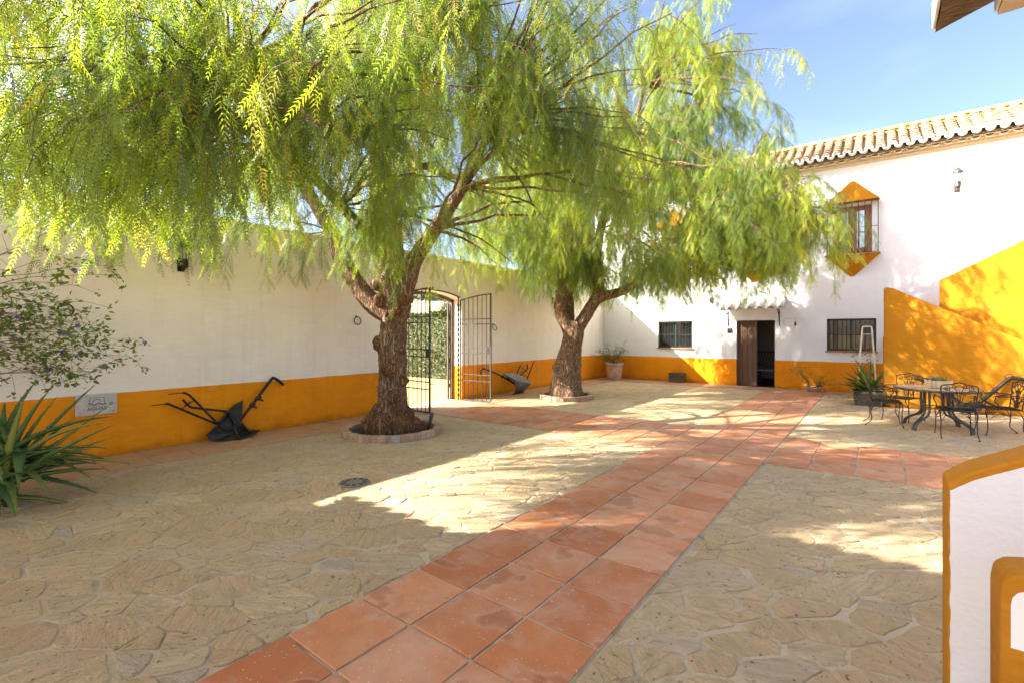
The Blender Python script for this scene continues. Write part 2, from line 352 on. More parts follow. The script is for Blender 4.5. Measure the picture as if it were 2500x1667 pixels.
# ------------------------------------------------------------------ mesh helpers
class MB:
    """collects shapes, builds ONE mesh object"""
    def __init__(s): s.v = []; s.f = []; s.t = []; s.cur = None
    def add(s, vs, fs):
        o = len(s.v); s.v += [tuple(v) for v in vs]; s.f += [tuple(i + o for i in f) for f in fs]
        s.t += [0.0 if s.cur is None else s.cur] * len(vs); return s
    def box(s, c, d, rot=None, bev=0.0):
        x, y, z = (a / 2 for a in d)
        if bev <= 0:
            vs = [Vector((i * x, j * y, k * z)) for k in (-1, 1) for j in (-1, 1) for i in (-1, 1)]
            fs = [(0, 2, 3, 1), (4, 5, 7, 6), (0, 1, 5, 4), (2, 6, 7, 3), (0, 4, 6, 2), (1, 3, 7, 5)]
        else:
            b = min(bev, x * .9, y * .9, z * .9)
            bm = bmesh.new(); bmesh.ops.create_cube(bm, size=1.0)
            for v in bm.verts: v.co = Vector((v.co.x * 2 * x, v.co.y * 2 * y, v.co.z * 2 * z))
            bmesh.ops.bevel(bm, geom=list(bm.edges), offset=b, segments=1, affect='EDGES', profile=0.5)
            bm.verts.index_update(); vs = [v.co.copy() for v in bm.verts]; fs = [[v.index for v in f.verts] for f in bm.faces]; bm.free()
        if rot is not None: vs = [rot @ v for v in vs]
        return s.add([v + Vector(c) for v in vs], fs)
    def bar(s, a, b, w, h, up=(0, 0, 1)):
        a, b = Vector(a), Vector(b); d = b - a; L = d.length
        if L < 1e-6: return s
        z = d / L; u = Vector(up)
        if abs(z.dot(u)) > 0.98: u = Vector((1, 0, 0))
        x = u.cross(z).normalized(); y = z.cross(x)
        m = Matrix((x, y, z)).transposed()
        return s.box((a + b) / 2, (w, h, L), m)
    def tube(s, pts, r, n=8, cap=True):
        pts = [Vector(p) for p in pts]; rs = r if hasattr(r, '__len__') else [r] * len(pts)
        u = None; rings = []
        for i, p in enumerate(pts):
            d = (pts[min(i + 1, len(pts) - 1)] - pts[max(i - 1, 0)])
            d = d.normalized() if d.length > 1e-9 else Vector((0, 0, 1))
            if u is None: u = d.orthogonal().normalized()
            else:
                u = u - d * u.dot(d); u = u.normalized() if u.length > 1e-6 else d.orthogonal().normalized()
            w = d.cross(u)
            rings.append([p + (u * math.cos(2 * math.pi * k / n) + w * math.sin(2 * math.pi * k / n)) * rs[i] for k in range(n)])
        vs = [q for g in rings for q in g]; fs = []
        for i in range(len(pts) - 1):
            for k in range(n): fs.append((i * n + k, i * n + (k + 1) % n, (i + 1) * n + (k + 1) % n, (i + 1) * n + k))
        if cap: fs += [tuple(range(n))[::-1], tuple((len(pts) - 1) * n + k for k in range(n))]
        return s.add(vs, fs)
    def lathe(s, prof, n=20, c=(0, 0, 0), a0=0.0, a1=2 * math.pi):
        full = abs(a1 - a0 - 2 * math.pi) < 1e-6; m = n if full else n + 1; vs = []; fs = []
        for (r, z) in prof:
            for k in range(m):
                a = a0 + (a1 - a0) * k / n; vs.append((c[0] + r * math.cos(a), c[1] + r * math.sin(a), c[2] + z))
        for i in range(len(prof) - 1):
            for k in range(n): k2 = (k + 1) % m; fs.append((i * m + k, i * m + k2, (i + 1) * m + k2, (i + 1) * m + k))
        return s.add(vs, fs)
    def prism(s, poly, a, b):
        """poly: 2D points; a, b: functions from (u, v) to the two 3D faces"""
        n = len(poly); vs = [a(*p) for p in poly] + [b(*p) for p in poly]
        return s.add(vs, [tuple(range(n))[::-1], tuple(range(n, 2 * n))] + [(i, (i + 1) % n, n + (i + 1) % n, n + i) for i in range(n)])
    def sphere(s, c, r, n=8, m=6, sc=(1, 1, 1)):
        prof = [(max(1e-4, r * math.sin(math.pi * i / m)), -r * math.cos(math.pi * i / m)) for i in range(m + 1)]
        o = len(s.v); s.lathe(prof, n); s.v[o:] = [(c[0] + x * sc[0], c[1] + y * sc[1], c[2] + z * sc[2]) for (x, y, z) in s.v[o:]]; return s
    def build(s, name, mat, parent=None, smooth=False, fix=True):
        me = bpy.data.meshes.new(name); me.from_pydata(s.v, [], s.f)
        if fix:
            bm = bmesh.new(); bm.from_mesh(me); bmesh.ops.recalc_face_normals(bm, faces=bm.faces); bm.to_mesh(me); bm.free()
        if any(s.t): 
            a = me.attributes.new('tint', 'FLOAT', 'POINT'); a.data.foreach_set('value', s.t)
        me.materials.append(M[mat] if isinstance(mat, str) else mat)
        if smooth: me.polygons.foreach_set('use_smooth', [True] * len(me.polygons))
        me.update()
        return link(name, me, parent)

def link(name, me, parent=None):
    o = bpy.data.objects.new(name, me); COL.objects.link(o)
    if parent is not None: o.parent = parent
    return o

def tag(o, label=None, cat=None, group=None, kind=None):
    for k, v in (('label', label), ('category', cat), ('group', group), ('kind', kind)):
        if v: o[k] = v
    return o

def thing(name, label, cat, loc=(0, 0, 0), rz=0.0, group=None):
    o = bpy.data.objects.new(name, None); o.empty_display_size = 0.1; COL.objects.link(o)
    o.location = loc; o.rotation_euler = (0, 0, rz)
    return tag(o, label, cat, group)

def copy_tree(o, parent=None):
    c = o.copy(); COL.objects.link(c); c.parent = parent
    for ch in list(o.children): copy_tree(ch, c)
    return c

def smoothpath(pts, n=6):
    """Catmull-Rom through pts"""
    P = [Vector(p) for p in pts]; out = []
    for i in range(len(P) - 1):
        p0, p1, p2, p3 = P[max(i - 1, 0)], P[i], P[i + 1], P[min(i + 2, len(P) - 1)]
        for k in range(n):
            t = k / n
            out.append(0.5 * ((2 * p1) + (p2 - p0) * t + (2 * p0 - 5 * p1 + 4 * p2 - p3) * t * t + (-p0 + 3 * p1 - 3 * p2 + p3) * t ** 3))
    out.append(P[-1]); return out

def np_mesh(name, V, F, mat, parent=None, tint=None, smooth=False):
    """V (n,3), F (m,4) quads"""
    me = bpy.data.meshes.new(name)
    V = np.ascontiguousarray(V, dtype=np.float32); F = np.ascontiguousarray(F, dtype=np.int32); k = F.shape[1]
    me.vertices.add(len(V)); me.vertices.foreach_set('co', V.ravel())
    me.loops.add(F.size); me.loops.foreach_set('vertex_index', F.ravel())
    me.polygons.add(len(F)); me.polygons.foreach_set('loop_start', np.arange(0, F.size, k, dtype=np.int32)); me.polygons.foreach_set('loop_total', np.full(len(F), k, dtype=np.int32))
    if smooth: me.polygons.foreach_set('use_smooth', np.ones(len(F), dtype=bool))
    if tint is not None:
        a = me.attributes.new('tint', 'FLOAT', 'POINT'); a.data.foreach_set('value', np.ascontiguousarray(tint, dtype=np.float32))
    me.update(calc_edges=True); me.materials.append(M[mat] if isinstance(mat, str) else mat)
    return link(name, me, parent)

def fbm(x, y, z, o=3):
    return mnoise.fractal(Vector((x, y, z)), 1.0, 2.0, o)

FY = 16.25     # plane of the farmhouse front
LX = -8.15     # plane of the long yard wall
# ------------------------------------------------------------------ the ground
g = MB(); N = 40
def terr(x, y):
    return -0.03
g.add([(-900, -900, -0.03), (900, -900, -0.03), (900, 900, -0.03), (-900, 900, -0.03)], [(0, 1, 2, 3)])
tag(g.build('ground', 'sand'), 'yellow sandy ground reaching away beyond the yard', None, None, 'structure')

fl = MB(); fl.add([(LX - .02, -6, 0), (7, -6, 0), (7, FY + .02, 0), (LX - .02, FY + .02, 0)], [(0, 1, 2, 3)])
floor = tag(fl.build('courtyard_floor', 'floor'), 'flagged yard floor of sandstone pieces set in grey mortar', None, None, 'structure')

# terracotta: path, cross path, strips along the walls
PITCH = 0.4655
tp = MB()
for (x0, x1, y0, y1) in ((-2.55, -1.15, 0.2, 15.3), (LX, -2.55, 6.75, 8.62), (-1.15, 3.6, 6.75, 8.62), (LX, 3.6, 15.3, FY), (LX, -7.22, -1, 6.75), (LX, -7.22, 8.62, 15.3), (LX - .45, LX, 6.62, 8.58)):
    tp.add([(x0, y0, .004), (x1, y0, .004), (x1, y1, .004), (x0, y1, .004)], [(0, 1, 2, 3)])
path = tag(tp.build('tile_path', 'floor'), 'terracotta tile path crossing the yard to the farmhouse door', None, None, 'structure')

tile_meshes = []
for k in range(5):
    t = MB(); t.box((0, 0, 0), (.449, .449, .02), None, .004)
    # worn, slightly uneven corners
    random.seed(100 + k)
    t.v = [(x + random.uniform(-.002, .002), y + random.uniform(-.002, .002), z + random.uniform(-.0008, .0008)) for (x, y, z) in t.v]
    o = t.build('tile', 'tile', path); tile_meshes.append(o.data); COL.objects.unlink(o); bpy.data.objects.remove(o)
dusty_meshes = [m_.copy() for m_ in tile_meshes[:3]]
for m_ in dusty_meshes: m_.materials.clear(); m_.materials.append(M['tile_dusty'])
random.seed(5)
def cells(x0, x1, y0, y1, nx, ny):
    return [((x0 + (x1 - x0) * (i + .5) / nx), (y0 + (y1 - y0) * (j + .5) / ny), (x1 - x0) / nx, (y1 - y0) / ny) for j in range(ny) for i in range(nx)]
tiles = []
y0 = 2.24 - PITCH * 3
tiles += cells(-2.55, -1.15, y0, y0 + 31 * PITCH, 3, 31)
tiles += cells(LX, -2.555, 6.75, 8.62, 12, 4)
tiles += cells(-1.145, 2.58, 6.75, 8.62, 8, 4)
tiles += cells(LX + .005, 1.1, 15.31, FY - .005, 20, 2)
tiles += cells(LX + .005, -7.22, -.3, 6.745, 2, 15)
tiles += cells(LX + .005, -7.22, 8.625, 15.3, 2, 14)
tiles.sort(key=lambda c: math.hypot(c[0], c[1]))
for (x, y, w, h) in tiles[:298]:
    o = link('tile', random.choice(dusty_meshes if x < -7.2 or y > 15.3 else tile_meshes), path)
    o.location = (x, y, .004 + random.uniform(-.0015, .0015)); o.scale = (w / PITCH * .995, h / PITCH * .995, 1)
    o.rotation_euler = (random.uniform(-.003, .003), random.uniform(-.003, .003), random.choice((0, 1, 2, 3)) * math.pi / 2 if abs(w - h) < .01 else random.uniform(-.004, .004))
if len(tiles) > 298:
    t = MB()
    for (x, y, w, h) in tiles[298:]:
        t.cur = random.random(); t.box((x, y, .004), (w - .014, h - .014, .02), None, .003)
    tag(t.build('far_tiles', 'tile', path), kind='stuff')

# flagstones: broken sandstone, cut to the fields between the tile paths
def clip(poly, nx, ny, d):
    out = []; n = len(poly)
    for i in range(n):
        a, b = poly[i], poly[(i + 1) % n]; da = a[0] * nx + a[1] * ny - d; db = b[0] * nx + b[1] * ny - d
        if da <= 0: out.append(a)
        if (da < 0 < db) or (db < 0 < da):
            t = da / (da - db); out.append((a[0] + (b[0] - a[0]) * t, a[1] + (b[1] - a[1]) * t))
    return out
def stones_in(x0, x1, y0, y1, seed):
    """broken slabs: a weighted Voronoi split in a space stretched along the bedding, so that slabs are longer one way"""
    rs = random.Random(seed); th = R(28 + 9 * (seed % 4)); AN = 1.55; ct, sn = math.cos(th), math.sin(th)
    fwdm = lambda x, y: ((x * ct + y * sn) / AN, (-x * sn + y * ct)); inv = lambda a, b_: (a * AN * ct - b_ * sn, a * AN * sn + b_ * ct)
    pts = []; grid = {}
    for _ in range(int((x1 - x0) * (y1 - y0) * 300)):
        p = fwdm(rs.uniform(x0 - .3, x1 + .3), rs.uniform(y0 - .3, y1 + .3)); q0 = inv(*p); d = math.hypot(*q0)
        r = rs.choice((.075, .095, .12, .15, .18, .22, .26)) * (1.0 if d < 9 else 1.2); k = (int(p[0] // .4), int(p[1] // .4))
        if all((p[0] - q[0]) ** 2 + (p[1] - q[1]) ** 2 > ((r + q[2]) * .66) ** 2 for i in (-1, 0, 1) for j in (-1, 0, 1) for q in grid.get((k[0] + i, k[1] + j), ())):
            pts.append((*p, r)); grid.setdefault(k, []).append((*p, r))
    res = []
    for i, (px, py, pr) in enumerate(pts):
        poly = [fwdm(*c) for c in ((x0 + .006, y0 + .006), (x1 - .006, y0 + .006), (x1 - .006, y1 - .006), (x0 + .006, y1 - .006))]
        near = sorted(((px - q[0]) ** 2 + (py - q[1]) ** 2, k) for k, q in enumerate(pts) if k != i and abs(q[0] - px) < 1.0 and abs(q[1] - py) < 1.0)[:22]
        for d2, k in near:
            qx, qy, qr = pts[k]; d = math.sqrt(d2); nx, ny = (qx - px) / d, (qy - py) / d
            w = .5 + .5 * (pr * pr - qr * qr) / d2 * .8; w = min(.8, max(.2, w))
            gap = .0015 + .022 * max(0, mnoise.noise(Vector(((px + qx) * 2.3, (py + qy) * 2.3, 3.3))) + .12)
            poly = clip(poly, nx, ny, px * nx + py * ny + d * w - gap)
            if len(poly) < 3: break
        if len(poly) >= 3:
            poly = [inv(*c) for c in poly]
            a = abs(sum(poly[k][0] * poly[(k + 1) % len(poly)][1] - poly[(k + 1) % len(poly)][0] * poly[k][1] for k in range(len(poly)))) / 2
            if a > .004: res.append(poly)
    return res
def stone_shape(poly, far):
    # cut the corners, then break the edges up
    n = len(poly); q = []
    for i in range(n):
        a, b = poly[i], poly[(i + 1) % n]; L = math.hypot(b[0] - a[0], b[1] - a[1])
        c = min(.3, .018 / max(L, 1e-4))
        q += [(a[0] + (b[0] - a[0]) * c, a[1] + (b[1] - a[1]) * c), (a[0] + (b[0] - a[0]) * (1 - c), a[1] + (b[1] - a[1]) * (1 - c))]
    out = []; step = .10 if far else .045
    for i in range(len(q)):
        a, b = q[i], q[(i + 1) % len(q)]; L = math.hypot(b[0] - a[0], b[1] - a[1]); m = max(1, int(L / step))
        for k in range(m): out.append((a[0] + (b[0] - a[0]) * k / m, a[1] + (b[1] - a[1]) * k / m))
    cx = sum(p[0] for p in out) / len(out); cy = sum(p[1] for p in out) / len(out)
    am = .006 if far else .015
    res = []
    for (x, y) in out:
        d = math.hypot(x - cx, y - cy) or 1
        e = am * (mnoise.noise(Vector((x * 13, y * 13, cx))) + .6 * mnoise.noise(Vector((x * 40, y * 40, cy)))) - am * .3
        res.append((x + (x - cx) / d * e, y + (y - cy) / d * e))
    return res, cx, cy
def add_stone(mb, sh, cx, cy, ox=0, oy=0):
    rs = random.random(); zt = random.uniform(.004, .011); tx, ty = random.uniform(-.006, .006), random.uniform(-.006, .006); n = len(sh)
    bev = .007
    zf = lambda x, y, o: zt - o + (x - cx) * tx + (y - cy) * ty
    vs = [(x - ox, y - oy, -.004) for (x, y) in sh] + [(x - ox, y - oy, zf(x, y, .004)) for (x, y) in sh]
    for (x, y) in sh:
        d = math.hypot(x - cx, y - cy) or 1; k = max(0, 1 - bev / d)
        xx, yy = cx + (x - cx) * k, cy + (y - cy) * k
        vs.append((xx - ox, yy - oy, zf(xx, yy, 0)))
    fs = [tuple(range(2 * n, 3 * n))]
    for r in (0, 1): fs += [(r * n + i, r * n + (i + 1) % n, (r + 1) * n + (i + 1) % n, (r + 1) * n + i) for i in range(n)]
    mb.add(vs, fs)
allst = []
for k, rc in enumerate(((-7.21, -2.56, -.2, 6.735), (-1.14, 2.2, .6, 6.735), (-7.21, -2.56, 8.63, 15.29), (-1.14, 3.6, 8.63, 15.29))):
    allst += [(stone_shape(p, min(math.hypot(*q) for q in p) > 8)) for p in stones_in(*rc, 40 + k)]
HOLES = [(-6.4, 5.08, .84), (-6.3, 10.45, .72)]
allst = [s for s in allst if all(math.hypot(s[1] - hx, s[2] - hy) > hr * .75 for hx, hy, hr in HOLES)]
fwd = (-math.sin(R(37.51)), math.cos(R(37.51)))
def shown(s):
    d = s[1] * fwd[0] + s[2] * fwd[1]; l = s[1] * fwd[1] - s[2] * fwd[0]
    if d < .9 or abs(l) > d * 1.12 or d < 1.95: return 1e6 + d
    return d
allst.sort(key=shown)
random.seed(12)
for s in allst[:298]:
    b = MB(); add_stone(b, s[0], s[1], s[2], s[1], s[2]); o = b.build('flagstone', 'stone', floor, fix=False); o.location = (s[1], s[2], 0)
b = MB()
for s in allst[298:]:
    b.cur = random.uniform(.001, 1); add_stone(b, s[0], s[1], s[2])
tag(b.build('far_flagstones', 'stone', floor, fix=False), kind='stuff')

# fallen leaflets, seeds and bits of twig on the floor
V = []; F = []; T = []
for k in range(5200):
    x = rng.uniform(-7.9, 1.2); y = rng.uniform(.9, 15)
    if k > 2800:
        q0 = ((-6.4, 5.1), (-6.3, 10.5), (-7.95, rng.uniform(1, 15)), (rng.uniform(-8, 0), 16.1))[k % 4]; x = rng.normal(q0[0], .9 if k % 4 < 2 else .12); y = rng.normal(q0[1], .9 if k % 4 < 2 else .12)
        x = max(x, -8.1); y = min(y, 16.2)
    a = rng.uniform(0, 6.3); L = rng.choice([.006, .008, .01, .014, .03]); w = .003 if L < .02 else .0016
    c, s = math.cos(a), math.sin(a); i = len(V); z = .017
    V += [(x, y, z), (x + c * L * .5 - s * w, y + s * L * .5 + c * w, z + .003), (x + c * L, y + s * L, z), (x + c * L * .5 + s * w, y + s * L * .5 - c * w, z + .001)]
    F.append((i, i + 1, i + 2, i + 3)); T += [rng.uniform(0, 1)] * 4
M['litter'] = leaf_mat('leaf_litter', [(0, (.06, .045, .03)), (.5, (.16, .12, .06)), (.8, (.55, .5, .42)), (1, (.5, .36, .05))], .1, .8)
tag(np_mesh('leaf_litter', np.array(V), np.array(F), 'litter', None, np.array(T)), 'fallen leaflets and seeds scattered over the yard floor', 'litter', None, 'stuff')

# ------------------------------------------------------------------ walls with openings
def holed(mb, u0, u1, z0, z1, holes, fr, bk):
    """front and back skins with rectangular holes, reveals and outer edges. fr, bk: (u, z) -> point"""
    us = sorted({u0, u1, *[h[0] for h in holes], *[h[1] for h in holes]}); zs = sorted({z0, z1, *[h[2] for h in holes], *[h[3] for h in holes]})
    for i in range(len(us) - 1):
        for j in range(len(zs) - 1):
            cu, cz = (us[i] + us[i + 1]) / 2, (zs[j] + zs[j + 1]) / 2
            if any(h[0] < cu < h[1] and h[2] < cz < h[3] for h in holes): continue
            q = [(us[i], zs[j]), (us[i + 1], zs[j]), (us[i + 1], zs[j + 1]), (us[i], zs[j + 1])]
            mb.add([fr(*p) for p in q], [(0, 1, 2, 3)]); mb.add([bk(*p) for p in q], [(3, 2, 1, 0)])
    for h in list(holes) + [(u0, u1, z0, z1)]:
        q = [(h[0], h[2]), (h[1], h[2]), (h[1], h[3]), (h[0], h[3])]
        for a in range(4):
            p, r = q[a], q[(a + 1) % 4]
            if a == 0 and h[2] <= z0: continue
            mb.add([fr(*p), fr(*r), bk(*r), bk(*p)], [(0, 1, 2, 3)])

# the long yard wall with the arched gateway
GY0, GY1, GSP, GCR, WT = 6.62, 8.58, 2.47, 2.62, .34
wall = thing('yard_wall', 'long white yard wall with ochre base band and arched gateway', 'wall', (LX, 0, 0))
w = MB(); WH = 3.42
holed(w, -5.5, 16.58, -.02, WH, [(GY0, GY1, -.02, GCR)], lambda u, z: (0, u, z), lambda u, z: (-WT, u, z))
def arch(y): 
    t = (y - (GY0 + GY1) / 2) / ((GY1 - GY0) / 2); return GSP + (GCR - GSP) * (1 - t * t)
ys = [GY0 + (GY1 - GY0) * k / 24 for k in range(25)]
for a, b_ in zip(ys[:-1], ys[1:]):
    for X in (0, -WT): w.add([(X, a, arch(a)), (X, b_, arch(b_)), (X, b_, GCR), (X, a, GCR)], [(0, 1, 2, 3)])
    w.add([(0, a, arch(a)), (0, b_, arch(b_)), (-WT, b_, arch(b_)), (-WT, a, arch(a))], [(0, 1, 2, 3)])
w.build('wall_face', 'white', wall, fix=False)
c = MB(); c.add([], [])
for k in range(44):   # hand-rounded coping, a little uneven
    a, b_ = -5.5 + k * .502, -5.5 + (k + 1) * .502
    z1 = WH + .045 + .008 * mnoise.noise(Vector((a, 0, 0))); z2 = WH + .045 + .008 * mnoise.noise(Vector((b_, 0, 0)))
    pr = [(.012, 0), (.012, .03), (-.04, 1), (-WT + .04, 1), (-WT - .012, .03), (-WT - .012, 0)]
    va = [(x, a, WH + .001 + (z1 - WH) * h) for x, h in pr]; vb = [(x, b_, WH + .001 + (z2 - WH) * h) for x, h in pr]
    n = len(pr); c.add(va + vb, [(i, i + 1, n + i + 1, n + i) for i in range(n - 1)])
c.build('coping', 'white', wall)
for (a, b_) in ((-5.5, GY0 - .002), (GY1 + .002, FY - .006)):
    d = MB(); m = int((b_ - a) / .25)
    top = [.845 + .012 * mnoise.noise(Vector((a + (b_ - a) * k / m * 1.7, 3, 0))) for k in range(m + 1)]
    for k in range(m):
        p, q = a + (b_ - a) * k / m, a + (b_ - a) * (k + 1) / m
        d.add([(.004, p, 0), (.004, q, 0), (.004, q, top[k + 1]), (.004, p, top[k])], [(0, 1, 2, 3)])
        d.add([(.004, p, top[k]), (.004, q, top[k + 1]), (0, q, top[k + 1] + .002), (0, p, top[k] + .002)], [(0, 1, 2, 3)])
    d.build('base_band', 'ochre', wall, fix=False)
d = MB()
for y, s in ((GY0, 1), (GY1, -1)): d.add([(.002, y + .003 * s, 0), (-WT - .002, y + .003 * s, 0), (-WT - .002, y + .003 * s, .84), (.002, y + .003 * s, .84)], [(0, 1, 2, 3)])
d.build('jamb_band', 'ochre', wall)

# ------------------------------------------------------------------ the farmhouse
house = thing('farmhouse', 'two-storey white farmhouse with ochre base and tiled eaves facing the yard', 'house', (0, FY, 0))
DOOR = (-3.55, -2.47, -.02, 2.04); W1 = (-6.07, -4.91, 1.15, 2.05); W2 = (-1.16, -.04, 1.15, 2.05)
UW = (-.57, -3.03, -5.52, -7.9 + .4)
UWH = [(x - .42, x + .42, 3.84, 5.16) for x in UW[:3]]
h = MB()
holed(h, LX - .35, 6.5, -.02, 6.4, [DOOR, W1, W2] + UWH, lambda u, z: (u, 0, z), lambda u, z: (u, .36, z))
h.build('front_wall', 'facade', house, fix=False)
h = MB(); h.box(((LX - .35 + 6.5) / 2, 3.6, 3.2), (6.5 - LX + .35, .3, 6.4)); h.box((LX - .2, 2.0, 3.2), (.3, 3.2, 6.4)); h.box((6.35, 2.0, 3.2), (.3, 3.2, 6.4))
h.build('side_walls', 'facade', house)
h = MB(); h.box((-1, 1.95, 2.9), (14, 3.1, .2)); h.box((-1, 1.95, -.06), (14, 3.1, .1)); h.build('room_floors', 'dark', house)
h = MB(); h.box((-1, 3.4, 1.4), (14, .04, 2.8)); h.box((-4.3, 1.9, 1.4), (.05, 2.9, 2.8)); h.box((-1.7, 1.9, 1.4), (.05, 2.9, 2.8)); h.build('room_walls', 'dark_wall', house)
for (a, b_) in ((LX + .006, DOOR[0]), (DOOR[1], 0.1)):
    d = MB(); m = max(2, int((b_ - a) / .25)); top = [.835 + .006 * mnoise.noise(Vector((a + (b_ - a) * k / m * 1.7, 8, 0))) for k in range(m + 1)]
    for k in range(m):
        p, q = a + (b_ - a) * k / m, a + (b_ - a) * (k + 1) / m
        d.add([(p, -.004, 0), (q, -.004, 0), (q, -.004, top[k + 1]), (p, -.004, top[k])], [(0, 1, 2, 3)])
    if a < -5: d.add([(b_, -.004, 0), (b_, -.004, .835), (b_ + .002, .16, .835), (b_ + .002, .16, 0)], [(0, 1, 2, 3)])
    d.build('base_band', 'ochre', house)

# eaves: cornice, scalloped under-course, barrel tiles, lichened ridge
h = MB()
for (z0, z1, pr) in ((6.28, 6.36, .06), (6.362, 6.42, .13)): h.box((-.95, .18 - pr / 2 - .0, (z0 + z1) / 2), (15.1, .36 + pr, z1 - z0), None, .008)
h.build('cornice', 'cornice', house)
TP = .243; ncol = int((6.4 - LX + .3) / TP); EX0 = LX - .3
SL = math.tan(R(30))
def barrel(mb, p0, p1, r0, r1, up=1, n=7, th=.014):
    """half-round tile from p0 (low end) to p1; up=1 hump, -1 gutter"""
    p0, p1 = Vector(p0), Vector(p1); ax = (p1 - p0).normalized(); sx = Vector((0, 0, 1)).cross(ax)
    sx = Vector((1, 0, 0)) if sx.length < 1e-6 else sx.normalized(); nz = ax.cross(sx); nz = nz if nz.z > 0 else -nz
    rows = []
    for (p, r) in ((p0, r0), (p1, r1)):
        for rr in (r, r - th):
            rows.append([p + sx * rr * math.cos(math.pi * k / n) + nz * up * rr * math.sin(math.pi * k / n) * .85 for k in range(n + 1)])
    vs = [q for row in rows for q in row]; m = n + 1; fs = []
    for k in range(n):
        fs += [(k, k + 1, 2 * m + k + 1, 2 * m + k), (m + k, 3 * m + k, 3 * m + k + 1, m + k + 1), (k, m + k, m + k + 1, k + 1), (2 * m + k, 2 * m + k + 1, 3 * m + k + 1, 3 * m + k)]
    for e in (0, n): fs.append((e, 2 * m + e, 3 * m + e, m + e))
    return mb.add(vs, fs)
roof = MB()
zr = 6.5
roof.add([(EX0 - .1, -.30, zr - .07), (6.6, -.30, zr - .07), (6.6, 1.35, zr + SL * 1.65 - .07), (EX0 - .1, 1.35, zr + SL * 1.65 - .07), (EX0 - .1, 4, zr + .2), (6.6, 4, zr + .2)], [(0, 1, 2, 3), (3, 2, 5, 4)])
roof.add([(EX0 - .1, -.30, zr - .09), (6.6, -.30, zr - .09), (6.6, .2, 6.44), (EX0 - .1, .2, 6.44)], [(0, 1, 2, 3)])
roofo = roof.build('roof', 'cornice', house)
random.seed(21)
under = MB()
for k in range(ncol): 
    x = EX0 + TP * (k + .5); barrel(under, (x, -.24, 6.432), (x, .05, 6.46), .10, .10, -1, 7, .02)
    barrel(under, (x + TP / 2, -.20, 6.44), (x + TP / 2, .05, 6.47), .07, .07, 1, 6, .02)
under.build('under_course', 'cornice', house)
NC = 7; EXP = .26
caps = []
far_caps = MB(); far_gut = MB()
def cap_pts(x, j): 
    y0 = -.40 + j * EXP * .866; z0 = zr + .035 + (y0 + .40) * SL - .02 + .028
    y1 = y0 + .36 * .866; z1 = zr + .035 + (y1 + .40) * SL - .02
    return (x, y0, z0), (x, y1, z1)
for k in range(ncol):
    x = EX0 + TP * k
    near = x > -2.3 and x < 4.2
    for j in range(NC):
        a, b_ = cap_pts(x, j)
        a = (a[0] + random.uniform(-.008, .008), a[1], a[2] + random.uniform(-.004, .006))
        if near:
            t = MB(); barrel(t, (0, 0, 0), Vector(b_) - Vector(a), .092, .078); o = t.build('roof_tile', 'rooftile', house, True); o.location = a
        else: far_caps.cur = random.random(); barrel(far_caps, a, b_, .092, .078)
    barrel(far_gut, (x + TP / 2, -.43, zr + .01), (x + TP / 2, 1.15, zr + .01 + 1.58 * SL), .085, .085, -1)
tag(far_caps.build('shaded_roof_tiles', 'rooftile', house, True), kind='stuff')
far_gut.build('gutter_tiles', 'rooftile', house, True)
lips = MB()
for k in range(ncol):
    x = EX0 + TP * k; a, b_ = cap_pts(x, 0)
    n = 8; vs = [(x + .102 * math.cos(math.pi * i / n), a[1] - .012, a[2] + .088 * math.sin(math.pi * i / n)) for i in range(n + 1)] 
    vi = [(x + .058 * math.cos(math.pi * i / n), a[1] - .012, a[2] - .005 + .042 * math.sin(math.pi * i / n)) for i in range(n + 1)]
    bi = [(v[0], v[1] + .09, v[2]) for v in vs]
    lips.add(vs + vi + bi, [(i, i + 1, n + 2 + i, n + 1 + i) for i in range(n)] + [(i, i + 1, 2 * n + 3 + i, 2 * n + 2 + i) for i in range(n)])
    lips.add([(x + .06 * math.cos(math.pi * i / n), a[1] + .004, a[2] + .052 * math.sin(math.pi * i / n)) for i in range(n + 1)], [tuple(range(n + 1))])
    gx = x + TP / 2
    vs = [(gx - .09 * math.cos(math.pi * i / n), -.44, zr + .03 - .085 * math.sin(math.pi * i / n)) for i in range(n + 1)]
    vi = [(gx - .05 * math.cos(math.pi * i / n), -.44, zr + .03 - .034 * math.sin(math.pi * i / n)) for i in range(n + 1)]
    bi = [(v[0], v[1] + .10, v[2]) for v in vs]
    lips.add(vs + vi + bi, [(i, i + 1, n + 2 + i, n + 1 + i) for i in range(n)] + [(i, i + 1, 2 * n + 3 + i, 2 * n + 2 + i) for i in range(n)])
lips.build('eave_lip', 'lime_lip', house, True)
yr = -.40 + NC * EXP * .866 + .05; zr2 = zr + .10 + (yr + .40) * SL
for k in range(int((6.4 - EX0) / .40)):
    x = EX0 + .40 * k
    t = MB(); barrel(t, (0, 0, 0), (.46, 0, .012), .13, .115, 1, 8, .02); o = t.build('ridge_tile', 'ridge', house, True); o.location = (x, yr, zr2 - .09 + random.uniform(-.008, .008))
h = MB(); h.box((-.95, yr + .02, zr2 - .13), (15.1, .2, .12), None, .02); h.build('ridge_bed', 'ridge', house)

